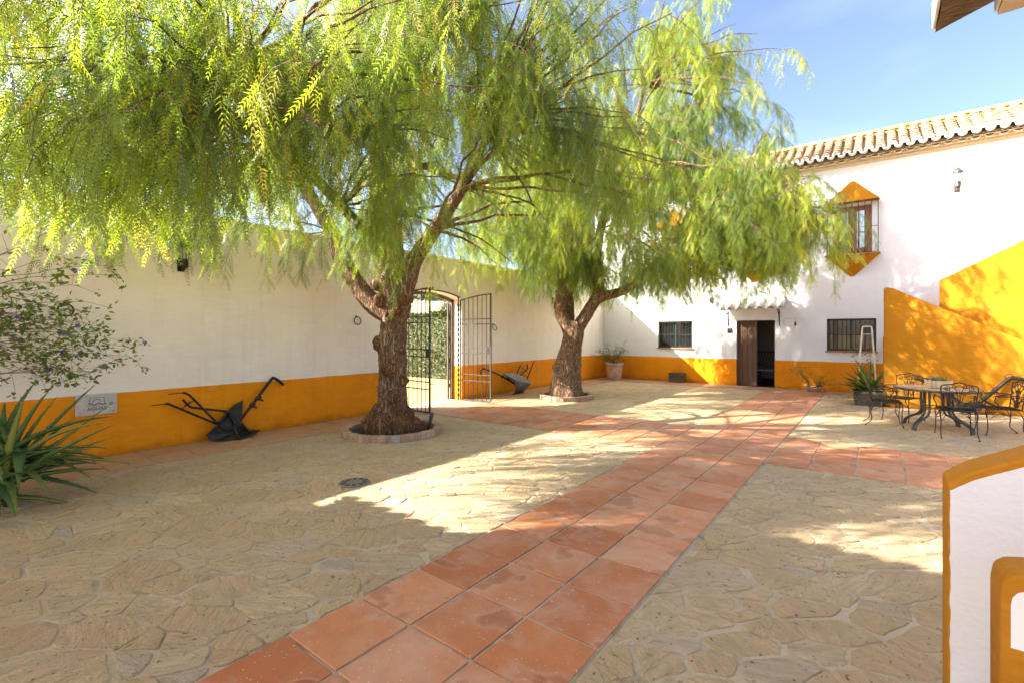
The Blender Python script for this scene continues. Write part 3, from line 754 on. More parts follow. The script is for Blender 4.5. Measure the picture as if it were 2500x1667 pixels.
def door_leaf(parent):
    X0, X1, Y = DOOR[0] + .04, (DOOR[0] + DOOR[1]) / 2 + .03, .12
    d = MB()
    d.box(((DOOR[0] + .02), .16, 1.01), (.04, .12, 2.03)); d.box((DOOR[1] - .02, .16, 1.01), (.04, .12, 2.03)); d.box(((DOOR[0] + DOOR[1]) / 2, .16, 2.025), (DOOR[1] - DOOR[0] - .082, .12, .03))
    d.build('door_frame', 'wood_door', parent)
    l = MB(); l.box(((X0 + X1) / 2, Y + .03, 1.01), (X1 - X0, .03, 1.98)); leaf = l.build('door', 'wood_door', parent)
    l = MB()
    for x in (X0 + .055, X1 - .055): l.box((x, Y, 1.01), (.105, .026, 1.98), None, .004)
    for z in (.07, 1.955): l.box(((X0 + X1) / 2, Y + .001, z), (X1 - X0 - .222, .026, .10), None, .004)
    l.build('door_rail', 'wood_door', leaf)
    nb = 2; wd = (X1 - X0 - .22) / nb
    for k in range(nb):
        l = MB(); l.box((X0 + .11 + wd * (k + .5), Y + .006, 1.01), (wd - .008, .018, 1.78), None, .005); l.build('door_plank', 'wood_door', leaf)
    s = MB()
    for z in (.28, .75, 1.25, 1.80):
        for x in (X0 + .12, X0 + .11 + wd - .02, X0 + .11 + wd + .02, X1 - .12): s.sphere((x, Y - .008, z), .011, 6, 4, (1, .6, 1))
    s.build('door_stud', 'iron_grey', leaf, True)
door_leaf(house)
# open half: bench seen in the dim room
bn = thing('hall_bench', 'dark lattice-backed bench seen through the open doorway', 'bench', (-2.72, FY + 1.7, 0))
b = MB(); b.box((0, 0, .42), (1.1, .45, .06), None, .01); b.build('seat', 'dark_wall', bn)
b = MB()
for z in (.55, 1.02): b.box((0, .2, z), (1.1, .035, .04))
for k in range(12): b.bar((-.52 + k * .09, .2, .56), (-.43 + k * .09, .2, 1.0), .012, .012); b.bar((-.43 + k * .09, .205, .56), (-.52 + k * .09, .205, 1.0), .012, .012)
b.build('backrest', 'wood_door', bn)
for x in (-.5, .5):
    for y in (-.18, .2): b = MB(); b.box((x, y, .195), (.05, .05, .39)); b.build('leg', 'wood_door', bn)

def low_window(W, parent):
    x0, x1, z0, z1 = W; xc = (x0 + x1) / 2
    f = MB(); Y = .13
    for x in (x0 + .03, xc, x1 - .03): f.box((x, Y, (z0 + z1) / 2), (.06, .05, z1 - z0 - .004))
    for z in (z0 + .03, z1 - .03):
        for a, b_ in ((x0 + .062, xc - .032), (xc + .032, x1 - .062)): f.box(((a + b_) / 2, Y, z), (b_ - a, .045, .055))
    win = f.build('window', 'green_paint', parent)
    for a, b_ in ((x0 + .05, xc - .02), (xc + .02, x1 - .05)):
        p = MB(); p.box(((a + b_) / 2, Y + .004, (z0 + z1) / 2), (b_ - a, .006, z1 - z0 - .09)); p.build('pane', 'glass', win)
    cu = MB(); n = 30
    for k in range(n):
        a, b_ = x0 - .1 + (x1 - x0 + .2) * k / n, x0 - .1 + (x1 - x0 + .2) * (k + 1) / n
        if .42 < k / n < .56: continue
        ya, yb = .42 + .025 * math.sin(k * 1.9), .42 + .025 * math.sin((k + 1) * 1.9)
        cu.add([(a, ya, z0 - .1), (b_, yb, z0 - .1), (b_, yb, z1), (a, ya, z1)], [(0, 1, 2, 3)])
    cu.build('curtain', 'cloth', win)
    s = MB(); s.box((xc, -.01, z0 - .018), (x1 - x0 + .08, .10, .036), None, .006); s.build('sill', 'sill', parent)
    gr = MB()
    for z in (z0 + .045, (z0 + z1) / 2, z1 - .045): gr.box((xc, .035, z), (x1 - x0 - .005, .008, .022))
    grille = gr.build('window_grille', 'iron', parent)
    n = int((x1 - x0) / .105)
    for k in range(n + 1):
        x = x0 + .04 + (x1 - x0 - .08) * k / n; q = MB(); q.bar((x, .035, z0 + .004), (x, .035, z1 - .004), .012, .012, (0, 1, 0)); q.build('grille_bar', 'iron', grille)
low_window(W1, house); low_window(W2, house)

def bay(x, parent):
    hw, pj, zb, zt = .60, .27, 3.78, 5.24
    a = MB()   # painted hood, a half pyramid
    a.add([(x - hw, .004, zt), (x + hw, .004, zt), (x + hw, -pj, zt), (x - hw, -pj, zt), (x - .03, .004, zt + .62), (x + .03, .004, zt + .62)], [(3, 2, 1, 0), (3, 4, 5, 2), (0, 4, 3), (2, 5, 1)])
    hood = a.build('window_hood', 'yellow', parent)
    a = MB()
    a.add([(x - hw, .004, zb), (x + hw, .004, zb), (x + hw, -pj, zb), (x - hw, -pj, zb), (x - .03, .004, zb - .58), (x + .03, .004, zb - .58)], [(0, 1, 2, 3), (3, 2, 5, 4), (0, 3, 4), (1, 5, 2)])
    a.build('window_apron', 'yellow', parent)
    s = MB(); s.box((x, -pj / 2 - .01, zb + .016), (2 * hw + .04, pj + .03, .03), None, .006); s.build('sill', 'sill', parent)
    gr = MB()
    zz = (zb + .05, (zb + zt) / 2, zt - .02)
    for z in zz:
        gr.box((x, -pj + .02, z), (2 * hw - .04, .022, .012)); 
        for sx in (-1, 1): gr.box((x + sx * (hw - .03), -pj / 2 + .015, z), (.012, pj - .04, .02))
    gl = gr.build('window_grille', 'iron', parent)
    for k in range(9):
        q = MB(); xx = x - hw + .03 + (2 * hw - .06) * k / 8; q.bar((xx, -pj + .02, zb + .034), (xx, -pj + .02, zt - .002), .019, .019, (0, 1, 0)); q.build('grille_bar', 'iron', gl)
    for sx in (-1, 1):
        q = MB(); q.bar((x + sx * (hw - .03), -pj / 2, zb + .034), (x + sx * (hw - .03), -pj / 2, zt - .002), .019, .019, (0, 1, 0)); q.build('grille_bar', 'iron', gl)
    f = MB(); x0, x1, z0, z1 = x - .42, x + .42, 3.84, 5.16; Y = .10
    for q in (x0 + .03, x1 - .03): f.box((q, Y, (z0 + z1) / 2), (.06, .06, z1 - z0 - .003))
    f.box((x, Y - .005, (z0 + z1) / 2), (.09, .06, z1 - z0 - .06))
    for z in (z0 + .035, z1 - .035): f.box((x, Y + .003, z), (x1 - x0 - .122, .05, .07))
    for sx in (-1, 1):
        c = x + sx * .202
        for q in (-.125, .125): f.box((c + q, Y - .004, (z0 + z1) / 2), (.05, .05, z1 - z0 - .145))
        f.box((c, Y - .002, z0 + .12), (.20, .048, .09)); f.box((c, Y - .002, z1 - .1), (.20, .048, .055))
    win = f.build('window', 'wood_frame', parent)
    for sx in (-1, 1):
        c = x + sx * .202
        p = MB(); p.box((c, Y + .006, (z0 + z1) / 2), (.20, .006, z1 - z0 - .2)); p.build('pane', 'glass_sky', win)
    for sx in (-1, 1): bb = MB(); bb.box((x + sx * .202, Y, 4.42), (.20, .02, .014)); bb.build('glazing_bar', 'wood_frame', win)
for x in UW[:3]: bay(x, house)

# limewashed tile hood over the door, on iron brackets
hood = thing('door_hood', 'small white tiled hood on iron brackets over the farmhouse door', 'hood', (-3.07, FY, 0))
b = MB(); pj = .42
b.add([(-.86, -.002, 2.66), (.86, -.002, 2.66), (.86, -pj, 2.38), (-.86, -pj, 2.38), (-.86, -.002, 2.60), (.86, -.002, 2.60), (.86, -pj, 2.345), (-.86, -pj, 2.345)], [(0, 1, 2, 3), (7, 6, 5, 4), (0, 3, 7, 4), (1, 5, 6, 2), (3, 2, 6, 7)])
b.build('hood_board', 'white_tile', hood)
for k in range(7):
    x = -.84 + k * .28
    t = MB(); barrel(t, (x, -pj - .07, 2.385), (x, -.002, 2.69), .08, .07, 1, 8); t.build('hood_tile', 'white_tile', hood, True)
    if k < 6: t = MB(); barrel(t, (x + .14, -pj - .05, 2.41), (x + .14, -.002, 2.70), .08, .075, -1, 8); t.build('hood_gutter_tile', 'white_tile', hood, True)
for sx in (-1, 1):
    x = sx * .72; b = MB()
    b.tube([(x, -.012, 2.33), (x, -.012, 1.86)], .012, 6); b.tube([(x, -.012, 2.33), (x, -.42, 2.335)], .012, 6)
    b.tube(smoothpath([(x, -.012, 1.95), (x, -.10, 2.06), (x, -.16, 2.2), (x, -.40, 2.32)]), .010, 6)
    sp = [(x, -.14 + .07 * math.cos(t_) * (1 - t_ / 12), 2.24 + .07 * math.sin(t_) * (1 - t_ / 12)) for t_ in [i * .5 for i in range(20)]]
    b.tube(sp, .007, 5); b.build('bracket', 'iron', hood, True)

# fittings on the farmhouse front
kp = MB(); kp.box((0, -.018, 0), (.13, .036, .15), None, .006); o = tag(kp.build('intercom_box', 'iron'), 'small black square box on the wall left of the farmhouse door', 'intercom'); o.location = (-3.74, FY, 1.73)
q = MB(); q.box((0, -.03, .0), (.10, .02, .015)); q.box((0, -.038, .04), (.06, .006, .03)); q.build('box_button', 'iron_grey', o)
pl = thing('meter_hatch', 'flush white meter hatch with black latch right of the farmhouse door', 'hatch', (-2.08, FY, 1.97))
b = MB()
for (c_, d_) in (((0, -.003, .105), (.32, .008, .012)), ((0, -.003, -.105), (.32, .008, .012)), ((-.154, -.003, 0), (.012, .008, .198)), ((.154, -.003, 0), (.012, .008, .198))): b.box(c_, d_)
b.build('hatch_frame', 'cement', pl)
b = MB(); b.box((0, -.002, 0), (.294, .006, .196)); b.build('hatch_plate', 'facade', pl)
b = MB(); b.sphere((.14, -.02, -.03), .022, 8, 5, (1, .6, 1.2)); b.sphere((.14, -.02, -.075), .03, 8, 5, (1, .6, 1)); b.tube([(.14, -.02, .01), (.14, -.02, -.06)], .008, 6); b.build('latch', 'iron', pl, True)
# ------------------------------------------------------------------ outside stair of the farmhouse
st = thing('outside_stair', 'yellow-ochre outside stair with sloping parapets against the farmhouse', 'staircase', (0, 0, 0))
def slab_y(poly, y0, y1, bev=.03):
    """polygon in (x, z), thickness y0..y1, soft plaster edges"""
    bm = bmesh.new(); vs = [bm.verts.new((x, y0, z)) for x, z in poly]; f = bm.faces.new(vs)
    r = bmesh.ops.extrude_face_region(bm, geom=[f]); 
    for v in [e for e in r['geom'] if isinstance(e, bmesh.types.BMVert)]: v.co.y = y1
    bmesh.ops.recalc_face_normals(bm, faces=bm.faces)
    bmesh.ops.bevel(bm, geom=list(bm.edges), offset=bev, segments=3, affect='EDGES', profile=0.5)
    bm.verts.index_update(); m = MB(); m.add([v.co.copy() for v in bm.verts], [[v.index for v in f.verts] for f in bm.faces]); bm.free(); return m
slab_y([(.1, 0), (5.0, 0), (5.0, .15), (2.28, 1.5), (.42, 2.55), (.30, 2.63), (.18, 2.67), (.1, 2.67)], 13.6, 13.82).build('front_parapet', 'yellow', st, True)
slab_y([(1.15, 0), (6.0, 0), (6.0, 5.4), (2.52, 3.67), (1.15, 2.88)], 14.95, 15.15).build('rear_parapet', 'yellow', st, True)
slab_y([(.105, 0), (1.2, 0), (1.2, 1.55), (.105, 1.55)], 13.83, 16.24, .01).build('landing', 'yellow', st)
for k in range(8):
    s_ = MB(); s_.box((1.36 + k * .32, 14.385, (1.55 - .19 * (k + 1)) / 2 + .0), (.318, 1.12, max(.03, 1.55 - .19 * (k + 1)))); s_.build('step', 'sill', st)
for k in range(9):
    s_ = MB(); s_.box((1.36 + k * .32, 15.70, (1.55 + .19 * (k + 1)) / 2), (.318, 1.08, 1.55 + .19 * (k + 1))); s_.build('step', 'sill', st)

# ------------------------------------------------------------------ near parapets beside the camera
def parapet(name, label, outline, y0, y1, band, leftband):
    t = thing(name, label, 'parapet', (0, 0, 0))
    slab_y(outline, y0, y1, .012).build('parapet_wall', 'rim', t, True)
    return t
pA = parapet('stair_parapet', 'low white stair parapet with ochre rim at the right, the farther one', [(.222, 0), (3.2, 0), (3.2, 2.80), (.44, 1.185), (.29, 1.105), (.222, 1.045)], 2.58, 2.80, 0, 0)
w = MB(); Yf = 2.576
pts = [(.2285, 0.0), (3.0, 0.0), (3.0, 2.64), (.44, 1.155), (.30, 1.078), (.2285, 1.022)]
out = []
for i in range(len(pts)):
    a, b_ = pts[i], pts[(i + 1) % len(pts)]; L = math.hypot(b_[0] - a[0], b_[1] - a[1]); n = max(1, int(L / .03))
    for k in range(n):
        x, z = a[0] + (b_[0] - a[0]) * k / n, a[1] + (b_[1] - a[1]) * k / n
        e = .004 * mnoise.noise(Vector((x * 18, z * 18, 1))); out.append((x + e, z + e))
w.prism(out, lambda x, z: (x, Yf, z), lambda x, z: (x, Yf + .012, z)); w.build('white_field', 'nearwhite', pA)
pB = thing('stair_parapet', 'nearer low stair parapet with rounded ochre rim at the lower right corner', 'parapet', (0, 0, 0))
slab_y([(.243, 0), (3.0, 0), (3.0, 1.09), (.31, 1.058), (.268, 1.048), (.249, 1.03), (.243, .99)], 1.70, 1.84, .010).build('parapet_wall', 'rim', pB, True)
w = MB(); Yf = 1.697
poly = [(.262, .868), (2.9, .868), (2.9, 1.035), (.295, 1.018), (.275, 1.008), (.265, .993), (.262, .973)]
w.prism(poly, lambda x, z: (x, Yf, z), lambda x, z: (x, Yf + .01, z)); w.build('white_field', 'nearwhite', pB)

# two rough rafters of the porch, running out over the camera
for k, (x0, x1, yl, yr_, z0, hh, mt, lab) in enumerate((
        (.205, .385, 2.86, 2.72, 3.0, .13, 'beam', 'rough brown wooden rafter end poking into the sky at the upper right'),
        (.402, .60, 2.865, 2.85, 3.0, .11, 'cornice', 'smooth beige rafter end in the extreme upper right corner'))):
    m = MB(); n = 60; ring = []
    for i in range(n + 1):
        rr = []
        for (a, b_) in ((0, 0), (0, .5), (0, 1), (.5, 1), (1, 1), (1, .6), (1, 0), (.75, 0), (.5, 0), (.25, 0)):
            ye = yl + (yr_ - yl) * a; y = -1.1 + (ye + 1.1) * i / n
            v = Vector((x0 + (x1 - x0) * a, y, z0 + hh * b_)); e = .010 if k == 0 else .003
            v += Vector((mnoise.noise(Vector((v.x * 30, v.y * 5, v.z * 30))), mnoise.noise(v * 20) * (.8 if i == n else 0), mnoise.noise(Vector((v.x * 30 + 5, v.y * 5, v.z * 30))))) * e; rr.append(v)
        ring.append(rr)
    q_ = len(ring[0]); vs = [v for r_ in ring for v in r_]; fs = [tuple(range(q_))[::-1], tuple(n * q_ + q for q in range(q_))]
    for i in range(n): fs += [(i * q_ + q, i * q_ + (q + 1) % q_, (i + 1) * q_ + (q + 1) % q_, (i + 1) * q_ + q) for q in range(q_)]
    m.add(vs, fs); ro = tag(m.build('porch_rafter', mt), lab, 'rafter', 'porch rafters')
    m = MB(); m.box((x0 - .008, (yl - 1.1) / 2 - .01, z0 + hh * .5), (.012, yl + 1.1 - .03, hh * .96), None, .003); m.build('sunlit_side_paint', 'lime_lip', ro)  # white strip paints the sunlit look onto the rafter's left face

# ------------------------------------------------------------------ unseen porch added behind the camera to cast the shade on the near paving
rear = thing('added_shade_porch', 'unseen open porch roof on posts, added behind the viewpoint to shade the near paving', 'porch', (0, 0, 0))
m = MB()
m.add([(-6.9, -1.02, 4.92), (6.8, -1.02, 4.92), (6.8, -8.2, 6.4), (-6.9, -8.2, 6.4), (-6.9, -1.02, 4.80), (6.8, -1.02, 4.80), (6.8, -8.2, 6.28), (-6.9, -8.2, 6.28)], [(0, 1, 2, 3), (4, 7, 6, 5), (0, 4, 5, 1), (0, 3, 7, 4), (1, 5, 6, 2), (2, 6, 7, 3)])
m.add([(LX - .3, -1.1, 3.42), (-6.7, -1.1, 3.42), (-6.7, -8.2, 5.0), (LX - .3, -8.2, 5.0), (LX - .3, -1.1, 3.3), (-6.7, -1.1, 3.3), (-6.7, -8.2, 4.88), (LX - .3, -8.2, 4.88)], [(0, 1, 2, 3), (4, 7, 6, 5), (0, 4, 5, 1), (0, 3, 7, 4), (1, 5, 6, 2), (2, 6, 7, 3)])
m.build('roof', 'lime_lip', rear)
m = MB()
for k in range(7): barrel(m, (LX + .12 + k * .24, -.86, 3.46), (LX + .12 + k * .24, -1.5, 3.6), .095, .09)
for k in range(57): barrel(m, (-6.8 + k * .24, -.86, 4.95), (-6.8 + k * .24, -1.6, 5.15), .095, .09)
tag(m.build('eave_tiles', 'rooftile', rear), kind='stuff')
m = MB(); m.add([(-6.85, -1.05, 3.1), (-6.85, -8.1, 3.1), (-6.85, -8.1, 6.27), (-6.85, -1.05, 4.80), (-6.65, -1.05, 3.1), (-6.65, -8.1, 3.1), (-6.65, -8.1, 6.27), (-6.65, -1.05, 4.80)], [(0, 1, 2, 3), (7, 6, 5, 4), (0, 4, 5, 1), (0, 3, 7, 4), (1, 5, 6, 2)]); m.build('sun_block_gable', 'facade', rear)  # added end wall, keeps sun from slipping in under the tall roof
m = MB(); m.add([(LX - .05, -1.15, 3.25), (LX - .05, -8.1, 3.25), (LX - .05, -8.1, 4.88), (LX - .05, -1.15, 3.32), (LX - .25, -1.15, 3.25), (LX - .25, -8.1, 3.25), (LX - .25, -8.1, 4.88), (LX - .25, -1.15, 3.32)], [(0, 1, 2, 3), (7, 6, 5, 4), (0, 4, 5, 1), (0, 3, 7, 4), (1, 5, 6, 2)]); m.build('sun_block_gable', 'facade', rear)  # added to close the sun gap between yard wall and low roof
for x in (-6.75, -2.4, 2.2, 6.6):
    for y in (-1.2, -8.0): m = MB(); m.box((x, y, (4.78 if y > -2 else 6.2) / 2), (.28, .28, 4.78 if y > -2 else 6.2), None, .02); m.build('post', 'facade', rear)

# ------------------------------------------------------------------ gateway
gf = thing('gateway_surround', 'brown metal door frame lining the outer side of the gateway', 'door frame', (LX, 0, 0))
b = MB(); xo = -WT + .03
for y in (GY0 + .035, GY1 - .035): b.box((xo, y, (GSP + .0) / 2), (.07, .06, GSP), None, .004)
b.box((xo - .06, GY1 - .10, 1.19), (.03, .045, 2.36)); b.build('frame_post', 'brown_metal', gf)
b = MB(); ys2 = [GY0 + .01 + (GY1 - GY0 - .02) * k / 20 for k in range(21)]
for a, c in zip(ys2[:-1], ys2[1:]):
    b.add([(xo - .035, a, arch(a) - .075), (xo + .035, a, arch(a) - .075), (xo + .035, a, arch(a) - .008), (xo - .035, a, arch(a) - .008), (xo - .035, c, arch(c) - .075), (xo + .035, c, arch(c) - .075), (xo + .035, c, arch(c) - .008), (xo - .035, c, arch(c) - .008)],
          [(0, 4, 5, 1), (1, 5, 6, 2), (2, 6, 7, 3), (3, 7, 4, 0)] + ([(0, 1, 2, 3)] if a == ys2[0] else []) + ([(7, 6, 5, 4)] if c == ys2[-1] else []))
b.build('frame_head', 'brown_metal', gf)
b = MB()
for z in (.35, .95, 1.5, 2.05): b.tube([(xo - .045, GY1 - .072, z - .05), (xo - .045, GY1 - .072, z + .05)], .014, 8)
b.build('hinge', 'iron', gf)

def gate_leaf(label, hinge, ang):
    t = thing('gate_leaf', label, 'gate', (hinge[0], hinge[1], 0), ang, 'leaves of the arched iron gate')
    W = .955
    topz = lambda u: 2.45 + .12 * math.sin(min(1, u / W) * math.pi / 2)
    for u, s_ in ((0.014, .028), (W - .016, .032)):
        b = MB(); b.box((u, 0, (topz(u) + .03) / 2 + .01), (s_, .03, topz(u) - .03)); b.build('gate_stile', 'gate_iron', t)
    b = MB(); n = 12
    for k in range(n):
        a, c = .028 + (W - .06) * k / n, .028 + (W - .06) * (k + 1) / n; b.bar((a, 0, topz(a) - .012), (c, 0, topz(c) - .012), .026, .022, (0, 1, 0))
    b.build('top_rail', 'gate_iron', t)
    for z in (.045, .51, .66, 1.17, 1.32, 1.86, 1.98):
        b = MB(); b.box((W / 2, 0, z), (W - .062, .012 if z > .1 else .026, .022 if z > .1 else .03)); b.build('gate_rail', 'gate_iron', t)
    for k in range(1, 7):
        u = W * k / 7; b = MB(); b.tube([(u, .0, .06), (u, .0, topz(u) - .024)], .0085, 6); b.build('gate_bar', 'gate_iron', t, True)
    b = MB(); b.box((W - .085, .012, 1.245), (.10, .035, .15), None, .004); lk = b.build('lock_box', 'gate_iron', t)
    b = MB(); b.tube([(W - .07, .03, 1.25), (W - .07, .055, 1.25), (W - .15, .055, 1.245)], .007, 6); b.build('lock_handle', 'iron_grey', lk, True)
    return t
gate_leaf('open arched iron gate leaf on the right of the gateway, with lock box', (LX + .02, 8.50), R(3))
gl2 = gate_leaf('open arched iron gate leaf half hidden behind the thick gnarled trunk', (LX + .02, 6.67), R(-2))
b = MB(); b.tube([(.93, 0, .62), (1.04, 0.02, .62)], .009, 6); b.build('drop_bolt', 'gate_iron', gl2)
hp = thing('gate_post', 'twisted iron hinge post beside the right gate leaf', 'gate post', (LX + .02, 8.44, 0))
b = MB(); b.tube([(0, 0, .0), (0, 0, 2.50)], .016, 8)
for ph in (0, math.pi): b.tube([(.022 * math.cos(z * 26 + ph), .022 * math.sin(z * 26 + ph), z) for z in [.1 + .02 * k for k in range(116)]], .008, 5)
b.build('twisted_bar', 'gate_iron', hp, True)
b = MB(); b.sphere((0, 0, 2.52), .028, 8, 6); b.build('finial', 'gate_iron', hp, True)
ab = thing('gate_arch_bar', 'curved iron bar with small finial following the gateway arch', 'arch bar', (LX + .02, 0, 0))
b = MB(); b.tube([(0, y, arch(y) + .02) for y in [GY0 + .02 + (GY1 - GY0 - .1) * k / 18 for k in range(19)]], .014, 6); b.build('arch_rod', 'gate_iron', ab, True)
b = MB(); yc = (GY0 + GY1) / 2; b.lathe([(.03, 0), (.02, .03), (.008, .07), (.001, .09)], 8, (0, yc, GCR + .03)); b.build('finial', 'gate_iron', ab)

# ------------------------------------------------------------------ small things on the yard wall
def ring(y, z, tilt, label):
    t = thing('tether_ring', label, 'ring', (LX, y, z), 0, 'tether rings on the yard wall')
    b = MB(); b.lathe([(.022, 0), (.022, .006), (.001, .010)], 10); b.v = [(p[2], p[1], p[0]) for p in b.v]; b.tube([(0, 0, 0), (.03, 0, 0), (.045, 0, -.008)], .009, 6); b.build('staple', 'iron', t)
    b = MB(); r_ = .075; b.tube([(.045 + .02 * tilt * (1 - math.cos(a)), r_ * math.sin(a), -.008 - r_ + r_ * math.cos(a)) for a in [2 * math.pi * k / 24 for k in range(25)]], .0095, 6, False); b.build('iron_ring', 'iron', t, True)
ring(1.34, 2.02, .4, 'iron tether ring behind the violet-flowered climber')
ring(5.58, 1.97, .3, 'iron tether ring on the bare white wall left of the near trunk')
ring(9.77, 1.88, 1.5, 'iron tether ring beside the free edge of the right gate leaf')
ring(14.05, 1.88, 1.0, 'iron tether ring just left of the leaning trunk')

def lantern(loc, rz, label, mat='iron', sc=1.0):
    t = thing('wall_lantern', label, 'lantern', loc, rz, 'wall lanterns'); t.scale = (sc,) * 3
    b = MB(); b.box((0, -.01, -.05), (.09, .02, .20), None, .006); b.build('back_plate', mat, t)
    b = MB(); b.tube(smoothpath([(0, -.02, -.1), (0, -.10, -.15), (0, -.16, -.10), (0, -.16, -.07)]), .011, 6); b.build('arm', mat, t, True)
    b = MB(); b.lathe([(.035, -.10), (.05, -.08), (.052, 0), (.045, .02)], 8, (0, -.16, 0)); b.lathe([(.001, -.135), (.012, -.12), (.035, -.10)], 8, (0, -.16, 0)); b.build('lamp_base', mat, t)
    b = MB(); b.lathe([(.05, .02), (.068, .20)], 8, (0, -.16, 0)); b.build('lamp_glass', 'lamp_glass', t)
    b = MB()
    for k in range(8):
        a = 2 * math.pi * k / 8; b.bar((.05 * math.cos(a), -.16 + .05 * math.sin(a), .02), (.069 * math.cos(a), -.16 + .069 * math.sin(a), .20), .006, .006)
    b.build('lamp_cage', mat, t)
    b = MB(); b.lathe([(.092, .195), (.088, .21), (.06, .25), (.03, .285), (.022, .29)], 8, (0, -.16, 0)); b.lathe([(.012, .288), (.016, .30), (.004, .33), (.001, .37)], 8, (0, -.16, 0)); b.build('lamp_cap', mat, t)
lantern((LX, 2.60, 2.70), R(90), 'black wall lantern half hidden by hanging foliage above the left plough')
lantern((LX, 12.74, 2.72), R(90), 'black wall lantern on the yard wall left of the leaning tree')
lantern((1.56, FY, 5.36), 0, 'pale wall lantern high on the sunlit farmhouse front', 'iron_grey', 1.25)
lantern((-4.28, FY, 2.75), 0, 'pale wall lantern left of the tiled door hood', 'iron_grey', 1.05)

# cast cover with the word AGUAS
ag = thing('water_meter_cover', 'grey cast water meter cover lettered AGUAS on the ochre band', 'meter cover', (LX + .004, 1.645, .72))
b = MB(); b.box((.012, 0, 0), (.024, .42, .275), None, .006); b.build('cover_frame', 'cement', ag)
b = MB(); b.box((.026, 0, 0), (.008, .385, .24), None, .004); pl_ = b.build('cover_plate', 'cement', ag)
def text(body, size, loc, rot, mat, parent, ext=.003):
    c = bpy.data.curves.new('lettering', 'FONT'); c.body = body; c.size = size; c.extrude = ext; c.align_x = 'CENTER'; c.align_y = 'CENTER'
    o = bpy.data.objects.new('lettering', c); COL.objects.link(o); dg = bpy.context.evaluated_depsgraph_get()
    me = bpy.data.meshes.new_from_object(o.evaluated_get(dg)); COL.objects.unlink(o); bpy.data.objects.remove(o)
    me.materials.clear(); me.materials.append(M[mat]); q = link('lettering', me, parent); q.location = loc; q.rotation_euler = rot; return q
M['cement_dark'] = simple('dirty_cement', (0.13, 0.12, 0.11), (0.18, 0.17, 0.15), 30, 0.9, 0, 0.3)
text('\u00b7 AGUAS \u00b7', .062, (.032, 0, -.055), (R(90), 0, R(90)), 'cement_dark', ag)
b = MB()   # relief: arch and hills in a small square
for (y0, z0, y1, z1) in ((-.075, .09, .075, .09), (.075, .09, .075, .005), (-.075, .09, -.075, .005), (-.11, -.01, .11, .0)): b.bar((.032, y0, z0), (.032, y1, z1), .004, .004)
b.tube([(.032, .035 * math.cos(a), .035 + .035 * math.sin(a)) for a in [math.pi * k / 10 for k in range(11)]], .004, 5)
b.tube([(.032, -.09 + .018 * k, .008 + .012 * math.sin(k * 1.3)) for k in range(11)], .006, 5)
for sy in (-1, 1):
    for sz in (-1, 1): b.bar((.032, sy * .18, sz * .085), (.032, sy * .155, sz * .112), .004, .004)
b.build('emblem', 'cement_dark', pl_, True)
b = MB(); b.lathe([(.018, 0), (.018, .006), (.010, .007), (.010, -.002)], 12); b.v = [(p[2] + .03, p[1] + .145, p[0]) for p in b.v]; b.build('lock', 'cement_dark', pl_)

# ------------------------------------------------------------------ ploughs
def plough_parts(t, P, handles, cross, rods, beam, clamps, plates, struts, mat='iron', hw=.017, bw=.024):
    for hd in handles:
        pts = smoothpath([P(*p) for p in hd], 5); n = len(pts); b = MB(); b.tube(pts, [(.006 if k / n < .28 else hw) for k in range(n)], 7); b.build('handle', mat, t, True)
    if cross:
        b = MB()
        for a, c in cross: b.tube([P(*a), P(*c)], .007, 6)
        b.build('cross_rod', mat, t, True)
    for rd in rods: b = MB(); b.tube(smoothpath([P(*p) for p in rd], 5), hw, 7); b.build('brace_rod', mat, t, True)
    b = MB(); pts = [Vector(P(*p)) for p in beam]; pts = pts[:1] + smoothpath(beam and [P(*p) for p in beam[1:]], 4) if len(beam) > 3 else pts
    b.tube(pts, bw, 8); bm_ = b.build('beam', mat, t, True)
    for c in clamps:
        b = MB(); q = Vector(P(*c)); b.box(q, (.07, .075, .055), Matrix.Rotation(.7, 3, 'X'), .006); b.tube([q + Vector((.03, 0, -.02)), q + Vector((.06, .05, -.05))], .014, 6)
        b.build('clamp', mat, bm_)
    for nm, pl, cur in plates:
        # a curved sheet: polygon fan with thickness
        b = MB(); vs = [Vector(P(*p)) for p in pl]; cc = sum(vs, Vector()) / len(vs); cc += Vector(cur)
        rings = [vs, [v.lerp(cc, .5) + Vector(cur) * .2 for v in vs]]; n = len(vs); th = Vector((.012, 0.004, 0))
        al = rings[0] + rings[1] + [cc]; k2 = len(al); al2 = [v - th for v in al]
        fs = [(i, (i + 1) % n, n + (i + 1) % n, n + i) for i in range(n)] + [(n + i, n + (i + 1) % n, 2 * n) for i in range(n)]
        b.add(al + al2, fs + [tuple(j + k2 for j in f[::-1]) for f in fs] + [(i, k2 + i, k2 + (i + 1) % n, (i + 1) % n) for i in range(n)])
        b.build(nm, mat, t, False)
    b = MB()
    for s_ in struts: b.tube(smoothpath([P(*p) for p in s_], 3), .022, 7)
    if struts: b.build('frame_strut', mat, t, True)
p1 = thing('iron_plough', 'old black iron plough leaning on the ochre band left of the near trunk', 'plough', (LX, 0, 0), 0, 'old ploughs against the walls')
P1 = lambda s_, z, d: (d, s_, max(z, .02))
